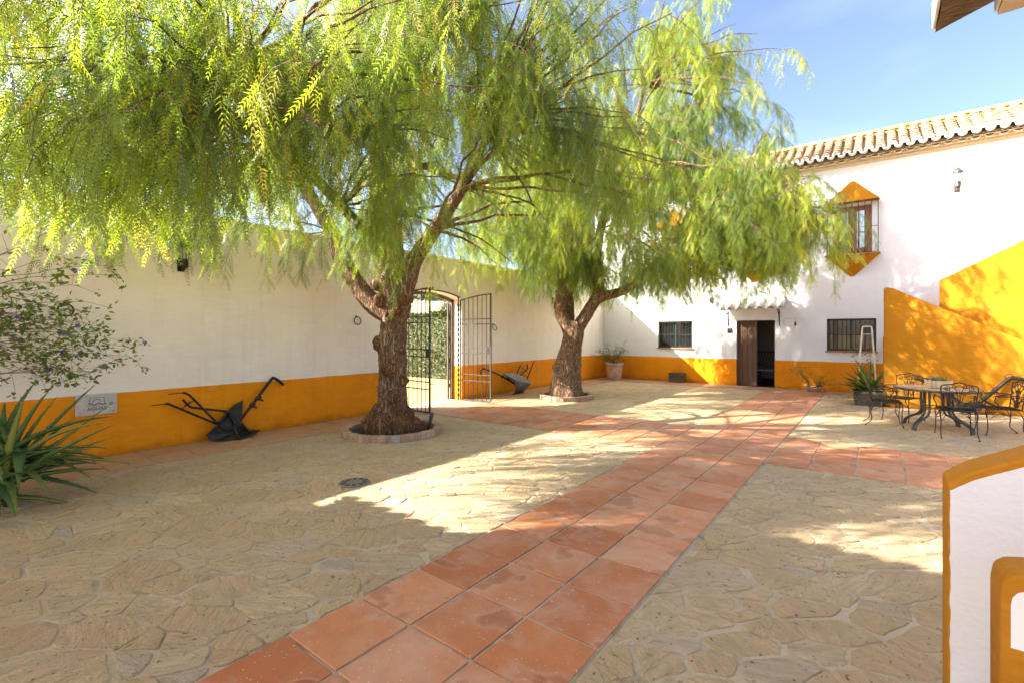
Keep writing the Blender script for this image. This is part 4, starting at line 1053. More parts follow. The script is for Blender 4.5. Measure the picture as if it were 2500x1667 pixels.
plough_parts(p1, P1,
    [[(2.22, .64, .10), (2.39, .645, .11), (2.47, .61, .13), (3.0, .28, .25)], [(2.39, .79, .20), (2.55, .795, .21), (2.62, .77, .22), (2.70, .68, .23), (3.02, .26, .28)]],
    [((2.57, .56, .15), (2.69, .67, .23)), ((2.60, .60, .16), (2.66, .66, .20))],
    [[(2.59, .69, .12), (2.67, .58, .14), (2.76, .545, .15), (3.14, .45, .18), (3.21, .40, .20)]],
    [(3.30, .24, .20), (3.60, .55, .13), (3.89, .865, .055), (3.94, .895, .05), (4.02, .85, .05), (4.10, .765, .06)],
    [(3.66, .60, .12), (3.55, .50, .15)],
    [('mouldboard', [(3.43, .58, .10), (3.30, .52, .10), (3.16, .40, .12), (3.02, .29, .2), (3.12, .18, .27), (3.30, .22, .26), (3.37, .33, .2)], (.02, 0, 0)),
     ('ploughshare', [(2.89, .13, .16), (2.99, .24, .2), (3.18, .22, .26), (3.34, .24, .24), (3.46, .13, .22), (3.65, .07, .16), (3.42, .03, .28), (3.23, .025, .36), (3.05, .02, .30), (2.93, .03, .2)], (.03, 0, 0))],
    [[(3.0, .27, .27), (3.12, .19, .30), (3.33, .25, .29)], [(3.21, .24, .30), (3.22, .14, .35), (3.26, .03, .36)], [(3.33, .25, .27), (3.42, .13, .28), (3.50, .08, .24)], [(3.19, .40, .2), (3.23, .30, .27), (3.24, .22, .30)], [(3.02, .29, .24), (3.18, .42, .16)], [(3.26, .025, .37), (3.45, .05, .29), (3.63, .075, .18)]])
p2 = thing('iron_plough', 'iron plough with broad mouldboard behind the open right gate leaf', 'plough', (LX, 0, 0), 0, 'old ploughs against the walls')
plough_parts(p2, P1,
    [[(11.55, .85, .22), (11.36, .83, .24), (11.15, .64, .28), (10.92, .36, .30)], [(10.95, .78, .10), (10.86, .73, .11), (10.70, .58, .14), (10.52, .40, .2)]],
    [((11.18, .68, .27), (10.86, .55, .13)), ((11.05, .52, .28), (10.86, .72, .12)), ((10.96, .42, .29), (10.75, .5, .2))],
    [[(11.10, .77, .18), (11.05, .62, .2), (10.66, .48, .24)]],
    [(10.36, .28, .28), (9.86, .53, .22), (9.40, .71, .12), (9.28, .74, .10), (9.21, .70, .10), (9.18, .60, .10)],
    [(9.92, .50, .22), (10.12, .45, .25)],
    [('mouldboard', [(9.78, .60, .34), (10.33, .57, .30), (10.62, .47, .34), (10.98, .32, .36), (10.97, .24, .42), (10.55, .10, .50), (10.18, .12, .52), (10.12, .36, .44), (9.98, .46, .40)], (.05, 0, -.02)),
     ('ploughshare', [(10.15, .17, .50), (10.52, .12, .50), (10.55, .04, .46), (10.38, .025, .44), (10.02, .02, .46), (10.10, .08, .50)], (.02, 0, 0))],
    [[(10.40, .40, .26), (10.42, .2, .36), (10.45, .03, .40)], [(10.35, .30, .28), (10.6, .33, .3)]], 'iron')
p3 = thing('iron_plough', 'iron plough leaning on the yellow stair parapet behind the round table', 'plough', (0, 13.6, 0), 0, 'old ploughs against the walls')
P3 = lambda s_, z, d: (s_, -d, max(z, .02))
plough_parts(p3, P3,
    [[(.44, .655, .20), (.62, .675, .2), (.74, .64, .2), (1.25, .30, .24)], [(.64, .725, .1), (.80, .68, .11), (.9, .62, .12), (1.28, .28, .2)]],
    [((.88, .55, .2), (.95, .58, .13))], [],
    [(1.50, .12, .24), (1.78, .42, .15), (2.02, .70, .07), (2.10, .765, .06), (2.22, .75, .06), (2.45, .70, .07)],
    [(1.85, .5, .13)],
    [('mouldboard', [(1.18, .17, .26), (1.38, .24, .3), (1.62, .27, .28), (1.72, .20, .24), (1.60, .08, .34), (1.36, .04, .38), (1.20, .07, .30)], (0, -.03, .0))],
    [[(1.25, .3, .22), (1.4, .2, .26), (1.56, .14, .24)], [(1.70, .3, .2), (1.9, .16, .22)], [(1.45, .2, .3), (1.46, .03, .36)]], 'iron', .03, .036)
b = MB(); b.tube([(2.06 + .06 * math.cos(a), -.08, .79 + .05 * math.sin(a)) for a in [2 * math.pi * k / 16 for k in range(17)]], .007, 6, False); b.build('beam_ring', 'iron', p3, True)

# drain cover, spike
dc = thing('drain_cover', 'round slotted drain cover set in the shaded flagstones', 'drain cover', (-4.56, 3.10, .016))
b = MB(); b.lathe([(.165, -.01), (.165, .004), (.06, .006), (.001, .006)], 28); b.build('cover_disc', 'cast_iron', dc)
for k in range(10):
    a = 2 * math.pi * k / 10; b = MB(); b.box((0, 0, 0), (.032, .055, .004)); o = b.build('drain_slot', 'dark', dc); o.location = (.115 * math.cos(a), .115 * math.sin(a), .0065); o.rotation_euler = (0, 0, a + math.pi / 2)
sp_ = MB(); sp_.tube([(0, 0, 0), (.05, .05, .30)], [.022, .03], 8); sp_.tube([(.05, .05, .30), (.056, .056, .34)], [.026, .012], 8); o = tag(sp_.build('garden_spike', 'iron', None, True), 'short black spike light stuck in the soil beside the near trunk', 'spike light'); o.location = (-5.82, 5.32, .03)
b = MB(); b.tube([(.045, .045, .27), (.053, .053, .318)], .034, 8); b.build('lamp_head', 'iron_grey', o)
# ------------------------------------------------------------------ pepper trees
def rough_tube(mb, pts, rad, n=22, amp=.06, seed=0.0, burls=(), sub=6, cap=True):
    """tapered, fluted, knobbly bark tube; burls: (point, radius, height)"""
    P = smoothpath(pts, sub); m = len(P)
    rs = [np.interp(i / (m - 1) * (len(rad) - 1), range(len(rad)), rad) for i in range(m)]
    u = None; vs = []
    for i, p in enumerate(P):
        d = (P[min(i + 1, m - 1)] - P[max(i - 1, 0)]).normalized()
        if u is None: u = d.orthogonal().normalized()
        u = (u - d * u.dot(d)).normalized(); w = d.cross(u)
        for k in range(n):
            a = 2 * math.pi * k / n; dr = u * math.cos(a) + w * math.sin(a); r = rs[i]
            fl = mnoise.noise(Vector((math.cos(a) * 2.6, math.sin(a) * 2.6, p.z * .55 + seed))) + .7 * mnoise.noise(Vector((math.cos(a) * 6, math.sin(a) * 6, p.z * 1.1 + seed * 3)))
            kn = mnoise.noise(p * 5 + dr * 1.2 + Vector((seed, 0, 0)))
            q = p + dr * r * (1 + amp * 1.6 * fl + amp * .9 * kn)
            q += dr * .010 * mnoise.noise(q * 24) + dr * .006 * mnoise.noise(Vector((q.x * 50, q.y * 50, q.z * 16)))
            for (bc, br, bh) in burls:
                dd = (q - Vector(bc)).length
                if dd < br * 1.6: q += dr * bh * math.exp(-(dd / br) ** 2 * 2.2)
            vs.append(q)
    fs = [(i * n + k, i * n + (k + 1) % n, (i + 1) * n + (k + 1) % n, (i + 1) * n + k) for i in range(m - 1) for k in range(n)]
    if cap: fs += [tuple(range(n))[::-1], tuple((m - 1) * n + k for k in range(n))]
    mb.add(vs, fs)

def crown_of(tree, tips, ellipsoids, nb, strands_per, zlow, seed, trunk_xy, keep, dens=1.0, lf=(.050, .0115), hole=0.0, thin=0.0):
    """branches arch from the limb tips, thin strands weep from them, feathered leaves along every strand"""
    rg = np.random.default_rng(seed); rs = random.Random(seed)
    wsum = sum(e[2] for e in ellipsoids); ends = []
    for (c, r, w) in ellipsoids:
        n = int(round(nb * w / wsum)); k = 0
        while k < n:
            d = rg.normal(size=3); d /= np.linalg.norm(d); p = np.array(c) + d * np.array(r) * rg.uniform(.25, 1) ** .45
            if p[2] < zlow + .5 or not keep(p): continue
            ends.append(p); k += 1
    br = MB(); S0 = []; D0 = []; tn = []
    for e in ends:
        tip = min(tips, key=lambda t: (Vector(t) - Vector(e)).length * rs.uniform(.8, 1.25)); A = Vector(tip); B = Vector(e)
        L = (B - A).length; C = (A + B) / 2 + Vector((rs.uniform(-.2, .2), rs.uniform(-.2, .2), .12 * L + rs.uniform(-.1, .25)))
        pts = []
        for k in range(9):
            t = k / 8; q = A * (1 - t) ** 2 + C * 2 * t * (1 - t) + B * t * t
            q += Vector((mnoise.noise(q * 1.7), mnoise.noise(q * 1.7 + Vector((7, 0, 0))), mnoise.noise(q * 1.7 + Vector((0, 7, 0))))) * .10 * min(1, t * 3) * (1 if k < 8 else .3); pts.append(q)
        br.tube(pts, [(.007 + .0085 * L) * (1 - .85 * k / 8) for k in range(9)], 5, False)
        base_t = np.clip(.40 + .19 * rg.normal(), 0, .8)
        for s_ in range(strands_per):
            t = rs.uniform(.30, 1.0) ** .8; i = min(7, int(t * 8)); q = pts[i].lerp(pts[i + 1], t * 8 - i)
            if mnoise.noise(q * 1.7 + Vector((seed * 5.3, 0, 0))) < hole + max(0, q.z - 5.5) * thin and rs.random() < .9: continue      # holes that let the sky and sun through
            out = Vector((q.x - trunk_xy[0], q.y - trunk_xy[1], 0)); out = out.normalized() if out.length > .1 else Vector((1, 0, 0))
            a = rs.uniform(0, 6.28); d = (out * .45 + Vector((math.cos(a), math.sin(a), 0)) * .8 + Vector((0, 0, rs.uniform(-.35, .45)))).normalized()
            S0.append(q + Vector((rs.uniform(-.05, .05), rs.uniform(-.05, .05), rs.uniform(-.04, .04)))); D0.append(d); tn.append(np.clip(base_t + .13 * rg.normal(), 0, .88))
    br.build('branches', 'bark', tree, True)
    P = np.array([tuple(p) for p in S0]); D = np.array([tuple(d) for d in D0]); tn = np.array(tn); S = len(P)
    steps = 19; ST = .068; life = rg.integers(7, steps + 1, S); limp = rg.uniform(.16, .38, S)
    path = [P.copy()]; dirs = [D.copy()]
    for k in range(steps):
        D = D + np.array([0, 0, -1.0]) * limp[:, None] + rg.normal(size=(S, 3)) * .085; D /= np.linalg.norm(D, axis=1)[:, None]
        P = P + D * ST; path.append(P.copy()); dirs.append(D.copy())
    path = np.array(path); dirs = np.array(dirs)
    zl = zlow + .28 * rg.normal(size=S)
    alive = (np.arange(steps + 1)[:, None] <= life[None, :]) & (path[:, :, 2] > zl[None, :])
    alive = np.cumprod(alive, axis=0).astype(bool)
    ok = np.array([[keep(path[k, s_]) if alive[k, s_] else False for s_ in range(S)] for k in range(steps + 1)])
    alive &= np.cumprod(ok | ~alive, axis=0).astype(bool)
    # strand stems
    TV = []; TF = []
    for k in range(0, steps - 1, 2):
        m = alive[k] & alive[k + 1]; e = np.where(alive[min(k + 2, steps)], min(k + 2, steps), k + 1)
        ii = np.where(m)[0]; a = path[k, ii]; b = path[e[ii], ii]; r = .0042 - .0026 * k / steps
        ax = b - a; sx = np.cross(ax, [0.3, 0.9, 0.2]); sx /= np.linalg.norm(sx, axis=1)[:, None] + 1e-9; sy = np.cross(ax, sx); sy /= np.linalg.norm(sy, axis=1)[:, None] + 1e-9
        o0 = sum(len(v) for v in TV); n = len(ii); V = np.empty((n, 6, 3))
        for j in range(3):
            an = 2 * math.pi * j / 3; off = (sx * math.cos(an) + sy * math.sin(an)) * r; V[:, j] = a + off; V[:, 3 + j] = b + off
        TV.append(V.reshape(-1, 3)); b0 = o0 + np.arange(n)[:, None] * 6
        for j in range(3): TF.append(np.concatenate([b0 + j, b0 + (j + 1) % 3, b0 + 3 + (j + 1) % 3, b0 + 3 + j], axis=1))
    np_mesh('twigs', np.concatenate(TV), np.concatenate(TF), 'twig', tree)
    # feathered leaves
    kk, ss = np.where(alive[1:]); kk = kk + 1
    reps = int(dens) + (rg.random(len(kk)) < dens - int(dens)).astype(int)
    kk = np.repeat(kk, reps); ss = np.repeat(ss, reps); Fn = len(kk)
    base = path[kk, ss] + rg.normal(size=(Fn, 3)) * .008; dr = dirs[kk, ss]
    an = kk * 2.4 + ss * 1.7 + rg.normal(size=Fn) * .6
    side = np.stack([np.cos(an), np.sin(an), np.zeros(Fn)], 1); g = np.array([0, 0, -1.0])
    ax = dr * .45 + side * .75 + g * rg.uniform(.35, .95, Fn)[:, None]; ax /= np.linalg.norm(ax, axis=1)[:, None]
    rr = rg.normal(size=(Fn, 3)); sx = np.cross(ax, rr * .5 + g); sx /= np.linalg.norm(sx, axis=1)[:, None]
    L = rg.uniform(.14, .25, Fn); NP = 8
    tcol = np.clip(tn[ss] + rg.normal(size=Fn) * .07, 0, 1); tcol = np.where(rg.random(Fn) < .02, 1.0, tcol)
    us = np.linspace(.10, 1.0, NP); V = np.empty((Fn, NP * 2, 3, 3), dtype=np.float32)
    for i, u in enumerate(us):
        droop = g * (.28 * u * u)
        p = base + (ax * u + droop) * L[:, None]
        t = ax + 2 * g * .28 * u; t /= np.linalg.norm(t, axis=1)[:, None]
        ll = lf[0] * (.62 + .62 * math.sin(math.pi * (.12 + .80 * u))) * (L / .19)
        for j, sg in enumerate((-1, 1)):
            d = sx * sg * (.80 - .25 * u) + t * (.50 + .35 * u) + g * .16 + rg.normal(size=(Fn, 3)) * .10; d /= np.linalg.norm(d, axis=1)[:, None]
            wv = np.cross(d, np.cross(t, sx)); wv /= np.linalg.norm(wv, axis=1)[:, None] + 1e-9; wd = lf[1] * .5
            x = 2 * i + j; q = p + d * (ll * .12)[:, None]
            V[:, x, 0] = q + wv * wd; V[:, x, 1] = p + d * ll[:, None]; V[:, x, 2] = q - wv * wd
    nv = Fn * NP * 2
    F = np.arange(nv * 3, dtype=np.int32).reshape(nv, 3)
    crown = np_mesh('crown', V.reshape(-1, 3), F, 'pepper_leaf', tree, np.repeat(tcol, NP * 2 * 3))
    # yellowish flower sprays in the foliage
    ii = rg.choice(Fn, 230, replace=False); K = 70
    u = rg.random((230, K, 1)); sp = (1 - u) * .035 + .004
    c = base[ii][:, None, :] + np.array([0, 0, -1.0]) * u * rg.uniform(.10, .2, (230, 1, 1)) + rg.normal(size=(230, K, 3)) * sp
    e1 = rg.normal(size=(230, K, 3)) * .0055; e2 = rg.normal(size=(230, K, 3)) * .0055
    V = np.stack([c + e1, c + e2, c - e1 - e2], 2).reshape(-1, 3)
    np_mesh('flower_sprays', V, np.arange(len(V), dtype=np.int32).reshape(-1, 3), 'flower_spray', tree, np.repeat(rg.random(230 * K), 3))
    return Fn

def brick_ring(loc, r0, nbrick, gap, label, h=.11):
    t = thing('tree_ring', label, 'brick ring', loc, 0, 'brick rings round the trees')
    b = MB(); b.lathe([(r0 - .115, -.01), (r0 - .115, h - .012), (r0 - .003, h - .012), (r0 - .003, -.01)], 64); b.build('ring_mortar', 'mortar', t)
    b = MB(); b.lathe([(r0 - .116, .035), (r0 * .6, .06), (.05, .075)], 40); b.build('soil', 'soil', t)
    random.seed(int(r0 * 1000))
    for k in range(nbrick):
        a = 2 * math.pi * (k + .5) / nbrick
        if abs((a - gap + math.pi) % (2 * math.pi) - math.pi) < .5 * 2 * math.pi / nbrick * 1.2: continue
        b = MB(); b.box((0, 0, 0), (.125, 2 * math.pi * r0 / nbrick - .018, h), None, .008); o = b.build('brick', 'brick', t)
        o.location = ((r0 - .055 + random.uniform(-.005, .005)) * math.cos(a), (r0 - .055) * math.sin(a), h / 2 - .004 + random.uniform(-.005, .004)); o.rotation_euler = (random.uniform(-.02, .02), random.uniform(-.02, .02), a + random.uniform(-.03, .03))
    return t
camdir = math.atan2(0 - 5.08, 0 + 6.4)
brick_ring((-6.40, 5.08, 0), .80, 46, camdir + .03, 'round brick ring with soil at the foot of the near gnarled tree')
brick_ring((-6.28, 10.45, 0), .68, 40, 99, 'round brick ring at the foot of the leaning tree by the gate', .12)

# --- near tree
t1 = thing('pepper_tree', 'near gnarled weeping pepper tree with burls on a straight trunk', 'tree', (0, 0, 0), 0, 'weeping pepper trees in the yard')
rt = Vector((math.cos(R(37.51)), math.sin(R(37.51)), 0)); nr = Vector((-fwd[0], -fwd[1], 0))
B1 = Vector((-6.42, 5.10, 0))
def L1(l, z, d=0): return tuple(B1 + rt * l + nr * d + Vector((0, 0, z)))
trunk = MB()
burl1 = [(L1(-.02, 1.08, .17), .14, .07), (L1(-.20, 1.48, .06), .13, .08), (L1(.06, .62, .18), .14, .07), (L1(.17, .88, .08), .11, .06), (L1(.10, 2.02, .16), .12, .06), (L1(.15, 1.35, .10), .09, .05),
         (L1(-.17, 2.18, .14), .13, .08), (L1(.18, 2.18, .10), .13, .07), (L1(.16, .45, .14), .10, .06), (L1(-.17, .75, .10), .10, .05), (L1(-.14, 1.2, .12), .09, .05), (L1(-.05, 1.85, .18), .10, .05)]
rough_tube(trunk, [L1(.0, -.05), L1(.0, .10), L1(-.02, .28), L1(-.01, .50), L1(.0, .95), L1(.0, 1.45), L1(.02, 1.85), L1(.04, 2.12), L1(.05, 2.40)], [.30, .32, .29, .235, .21, .195, .195, .245, .17], 64, .11, 1.7, burl1, 12)
trunk.build('trunk', 'bark', t1, True)
def knob(c, r_, sc=(1, 1, 1), a1=.16, a2=.09, nm='burl', par=None, mt='burl'):
    b = MB(); b.sphere(c, r_, 22, 16, sc); cv = Vector(c)
    for i in range(len(b.v)):
        v = Vector(b.v[i]); dr = (v - cv).normalized(); b.v[i] = tuple(v + dr * r_ * (a1 * mnoise.noise(v * 8) + a2 * mnoise.noise(v * 24) + a2 * .6 * mnoise.noise(v * 55)))
    return b.build(nm, mt, par, True)
for (l, z, r_, d) in ((-.27, .12, .20, .18), (-.08, .13, .21, .29), (.17, .12, .20, .24), (.32, .09, .17, .06), (-.37, .07, .16, .0), (-.20, .33, .15, .13), (.10, .34, .14, .18), (.25, .30, .12, .06)):
    knob(L1(l, z, d), r_, (1, 1, 1.15), nm='root_burl', par=t1)

limbs = [([L1(-.02, 1.98, .03), L1(-.25, 2.08, .02), L1(-.50, 2.32, 0), L1(-.85, 2.85, -.05), L1(-1.05, 3.35, -.1), L1(-1.5, 4.1, 0), L1(-2.0, 4.8, .2)], [.20, .17, .15, .14, .12, .09, .05]),
         ([L1(.0, 2.2, .05), L1(-.06, 2.5, .1), L1(-.12, 2.95, .15), L1(-.2, 3.6, .3), L1(-.1, 4.6, .6), L1(.1, 5.6, .9)], [.17, .16, .13, .11, .08, .05]),
         ([L1(.12, 2.2, .0), L1(.22, 2.5, 0), L1(.38, 2.9, 0), L1(.70, 3.35, .05), L1(1.15, 4.0, .1), L1(1.6, 4.9, .1)], [.20, .17, .14, .12, .09, .05]),
         ([L1(.02, 2.3, -.1), L1(0, 2.9, -.3), L1(-.1, 3.8, -.7), L1(.2, 4.8, -1.0)], [.16, .13, .1, .05]),
         ([L1(-.1, 2.9, .15), L1(-.5, 3.5, 1.0), L1(-.9, 4.0, 1.9), L1(-1.2, 4.4, 2.6)], [.09, .075, .055, .035])]
lm = MB()
for i, (p, r_) in enumerate(limbs): rough_tube(lm, p, r_, 22, .06, 5.0 + i, (), 7)
o0 = len(lm.v); lm.sphere(L1(-.20, 2.45, .12), .13, 14, 10)
for i in range(o0, len(lm.v)): v = Vector(lm.v[i]); lm.v[i] = tuple(v + Vector((1, 1, 1)) * .03 * mnoise.noise(v * 14))
lm.build('limbs', 'bark', t1, True)
for (c, br_, bh) in burl1[:8]: knob(c, br_ * .92, (1, 1, 1.05), par=t1)
tips1 = [lim[0][k] for lim in limbs for k in (-3, -2, -1)]
def keep1(p):
    d = p[0] * fwd[0] + p[1] * fwd[1]
    if d < 2.35: return False
    if p[2] < 2.7 and math.hypot(p[0] - B1.x, p[1] - B1.y) < .75: return False
    return not (p[0] < LX + .1 and p[0] > LX - WT - .1 and p[2] < 3.6)
n1 = crown_of(t1, tips1, [((-6.0, 5.7, 4.3), (4.5, 3.9, 2.0), 4.8), ((-5.4, 5.6, 6.3), (3.6, 3.3, 1.9), 2.8), ((-5.1, 1.0, 3.3), (1.2, .6, .75), 1.6), ((-5.35, .55, 3.9), (.6, .4, .8), .9), ((-4.3, 1.3, 4.2), (1.4, .8, .8), .8), ((-7.0, 1.9, 3.3), (1.4, 1.0, .6), .8), ((-3.6, 2.6, 3.9), (1.5, 1.4, .9), 1.0), ((-4.6, 3.4, 5.2), (2.3, 2.0, 1.5), 2.7), ((-4.6, 4.6, 6.3), (2.0, 1.6, 1.2), 1.8), ((-5.5, 4.1, 3.6), (1.1, .9, .5), .7)], 325, 17, 2.5, 3, (B1.x, B1.y), keep1, 1.1, hole=.11)

# --- leaning tree by the gate
t2 = thing('pepper_tree', 'farther weeping pepper tree with leaning forked trunk near the farmhouse', 'tree', (0, 0, 0), 0, 'weeping pepper trees in the yard')
B2 = Vector((-6.30, 10.48, 0))
def L2(l, z, d=0): return tuple(B2 + rt * l + nr * d + Vector((0, 0, z)))
trunk = MB()
burl2 = [(L2(-.26, .55, .2), .20, .10), (L2(-.22, .15, .25), .2, .10), (L2(.1, .1, .3), .2, .09), (L2(.28, .12, .1), .16, .08), (L2(-.3, .8, .05), .14, .09)]
rough_tube(trunk, [L2(-.02, -.05), L2(-.02, .1), L2(.0, .45), L2(.06, .9), L2(.14, 1.35), L2(.20, 1.70), L2(.22, 1.95)], [.44, .43, .36, .31, .26, .25, .17], 54, .07, 9.1, burl2, 12)
trunk.build('trunk', 'bark', t2, True)
limbs2 = [([L2(.14, 1.55), L2(.03, 1.85), L2(-.12, 2.1), L2(-.16, 2.4), L2(-.08, 2.9), L2(-.02, 3.4), L2(.1, 4.4), L2(-.2, 5.6, .2)], [.20, .185, .16, .14, .13, .12, .09, .05]),
          ([L2(.18, 1.60), L2(.40, 1.95), L2(.62, 2.3), L2(.80, 2.62), L2(.80, 2.95), L2(.76, 3.4), L2(.9, 4.4), L2(1.3, 5.6), L2(1.7, 6.8), L2(2.0, 8.0)], [.18, .165, .155, .15, .14, .125, .11, .09, .065, .035]),
          ([L2(.74, 2.50), L2(1.05, 2.60), L2(1.45, 2.72), L2(1.75, 2.90), L2(1.95, 3.15), L2(2.5, 3.5), L2(3.3, 4.0), L2(4.0, 4.4)], [.13, .115, .11, .11, .10, .08, .06, .035]),
          ([L2(.10, 1.9, -.1), L2(.12, 2.3, -.2), L2(.06, 2.9, -.35), L2(-.2, 3.9, -.7), L2(-.6, 5.0, -1)], [.12, .11, .1, .08, .05])]
lm = MB()
for i, (p, r_) in enumerate(limbs2): rough_tube(lm, p, r_, 22, .06, 15.0 + i, (), 7)
for (c, r_) in ((L2(1.78, 2.92, .04), .15), (L2(-.17, 2.35, .05), .16)):
    o0 = len(lm.v); lm.sphere(c, r_, 14, 10)
    for i in range(o0, len(lm.v)): v = Vector(lm.v[i]); lm.v[i] = tuple(v + (v - Vector(c)).normalized() * .04 * mnoise.noise(v * 12))
lm.build('limbs', 'bark', t2, True)
tips2 = [lim[0][k] for lim in limbs2 for k in (-3, -2, -1)]
def keep2(p):
    if p[1] > FY - .55: return False
    if p[2] < 2.8 and math.hypot(p[0] - B2.x - .2, p[1] - B2.y - .2) < .8: return False
    return not (p[0] < LX + .1 and p[0] > LX - WT - .1 and p[2] < 3.6)
n2 = crown_of(t2, tips2, [((-4.5, 11.8, 4.3), (3.9, 3.5, 2.0), 4.8), ((-3.9, 12.2, 7.6), (2.5, 2.3, 3.4), 2.6), ((-6.6, 10.6, 5.2), (2.7, 2.6, 2.8), 2.6), ((-2.2, 13.6, 4.5), (1.8, 1.5, 1.3), 1.5), ((-2.7, 13.0, 6.1), (1.7, 1.5, 1.6), 1.4)], 330, 17, 2.5, 4, (B2.x, B2.y), keep2, 1.2, (.054, .0122), hole=-.16, thin=.015)
print('fronds', n1, n2, flush=True)
print('fronds', n1, n2)

# ------------------------------------------------------------------ leaf and blade plants
def blade(mb, base, d0, L, w, droop, fold=.35, n=8, thick=0.0, tip=.15, teeth=0):
    """one long leaf: folded strip that bends down"""
    d = Vector(d0).normalized(); p = Vector(base); sd = d.cross(Vector((0, 0, 1)))
    sd = sd.normalized() if sd.length > .05 else Vector((1, 0, 0)); vs = []; fs = []; st = L / n
    for i in range(n + 1):
        t = i / n; up = sd.cross(d).normalized()
        ww = w * (math.sin(math.pi * (.18 + .80 * t)) ** .8 if tip > 0 else (1 - t) ** .75) + .0015
        if tip < 0: ww = w * (1 - t) ** .7 * (1 + .15 * math.sin(math.pi * t)) + .001
        tt = thick * (1 - t) ** .6
        vs += [p - sd * ww * .5 + up * ww * fold, p, p + sd * ww * .5 + up * ww * fold, p - up * tt]
        d = (d + Vector((0, 0, -droop / n))).normalized(); p = p + d * st
    for i in range(n):
        a = 4 * i; fs += [(a, a + 1, a + 5, a + 4), (a + 1, a + 2, a + 6, a + 5)]
        if thick: fs += [(a + 2, a + 3, a + 7, a + 6), (a + 3, a, a + 4, a + 7)]
    mb.add(vs, fs)
def leaves_np(name, P, mat, parent, size, asp=.45, seed=0, tint=None, up=.3):
    """small pointed leaves at points P"""
    rg = np.random.default_rng(seed); n = len(P); P = np.array(P, dtype=float)
    d = rg.normal(size=(n, 3)); d[:, 2] = d[:, 2] * .6 - .1; d /= np.linalg.norm(d, axis=1)[:, None]
    s_ = np.cross(d, rg.normal(size=(n, 3)) * .6 + [0, 0, 1]); s_ /= np.linalg.norm(s_, axis=1)[:, None]; nn = np.cross(s_, d)
    L = rg.uniform(.6, 1.25, n)[:, None] * size; V = np.empty((n, 6, 3))
    V[:, 0] = P; V[:, 1] = P + d * L * .35 + s_ * L * asp * .5 + nn * L * .07; V[:, 2] = P + d * L * .7 + s_ * L * asp * .36 + nn * L * .05; V[:, 3] = P + d * L - nn * L * .05
    V[:, 4] = P + d * L * .7 - s_ * L * asp * .36 + nn * L * .05; V[:, 5] = P + d * L * .35 - s_ * L * asp * .5 + nn * L * .07
    b0 = np.arange(n)[:, None] * 6; F = np.concatenate([b0 + [0, 1, 2, 3], b0 + [0, 3, 4, 5]])
    if tint is None: tint = rg.beta(2, 2.5, n)
    return np_mesh(name, V.reshape(-1, 3), F, mat, parent, np.repeat(tint, 6))

# aloe at the left edge
al = thing('aloe', 'large spiky grey-green aloe clump at the left edge', 'aloe', (-6.72, .64, 0))
rs = random.Random(4)
m = MB()
m.tube([(0, 0, 0), (.02, .0, .25), (.0, .02, .5)], [.06, .06, .05], 10); m.tube([(.14, .05, 0), (.16, .08, .25)], [.045, .04], 10); m.build('stem', 'bark', al, True)
for k in range(84):
    m = MB(); m.cur = rs.uniform(.1, .95); a = rs.uniform(0, 6.28) if k > 26 else rs.uniform(-1.5, 1.5); el = rs.uniform(-.15, 1.35); hub = Vector((rs.uniform(-.1, .22), rs.uniform(-.12, .15), rs.uniform(.14, .55)))
    d = (math.cos(a) * math.cos(el), math.sin(a) * math.cos(el), math.sin(el)); L = rs.uniform(.60, 1.0)
    blade(m, hub, d, L, rs.uniform(.07, .10), rs.uniform(.2, .9), .28, 9, .022, -1)
    # marginal teeth
    o0 = len(m.v); body = [Vector(v) for v in m.v]
    for i in range(0, 9):
        for e in (0, 2):
            q0, q1 = body[4 * i + e], body[4 * i + 4 + e]; mid = (q0 + q1) / 2; out_ = (mid - (body[4 * i + 1] + body[4 * i + 5]) / 2).normalized()
            m.add([q0.lerp(q1, .35), q0.lerp(q1, .65), mid + out_ * .010], [(0, 1, 2)])
    m.build('leaf', 'aloe', al, True, fix=False)
pts = [(rs.gauss(-.02, .13), rs.gauss(-.22, .10), rs.uniform(.25, .75)) for _ in range(200)]
leaves_np('sprouting_leaves', pts, 'bush_leaf', al, .05, .5, 5, np.full(200, .95))
pts = [(rs.gauss(.25, .05), rs.gauss(.02, .06), rs.uniform(.25, .42)) for _ in range(40)]
leaves_np('sprouting_leaves', pts, 'bush_leaf', al, .04, .5, 6, np.full(40, .95))

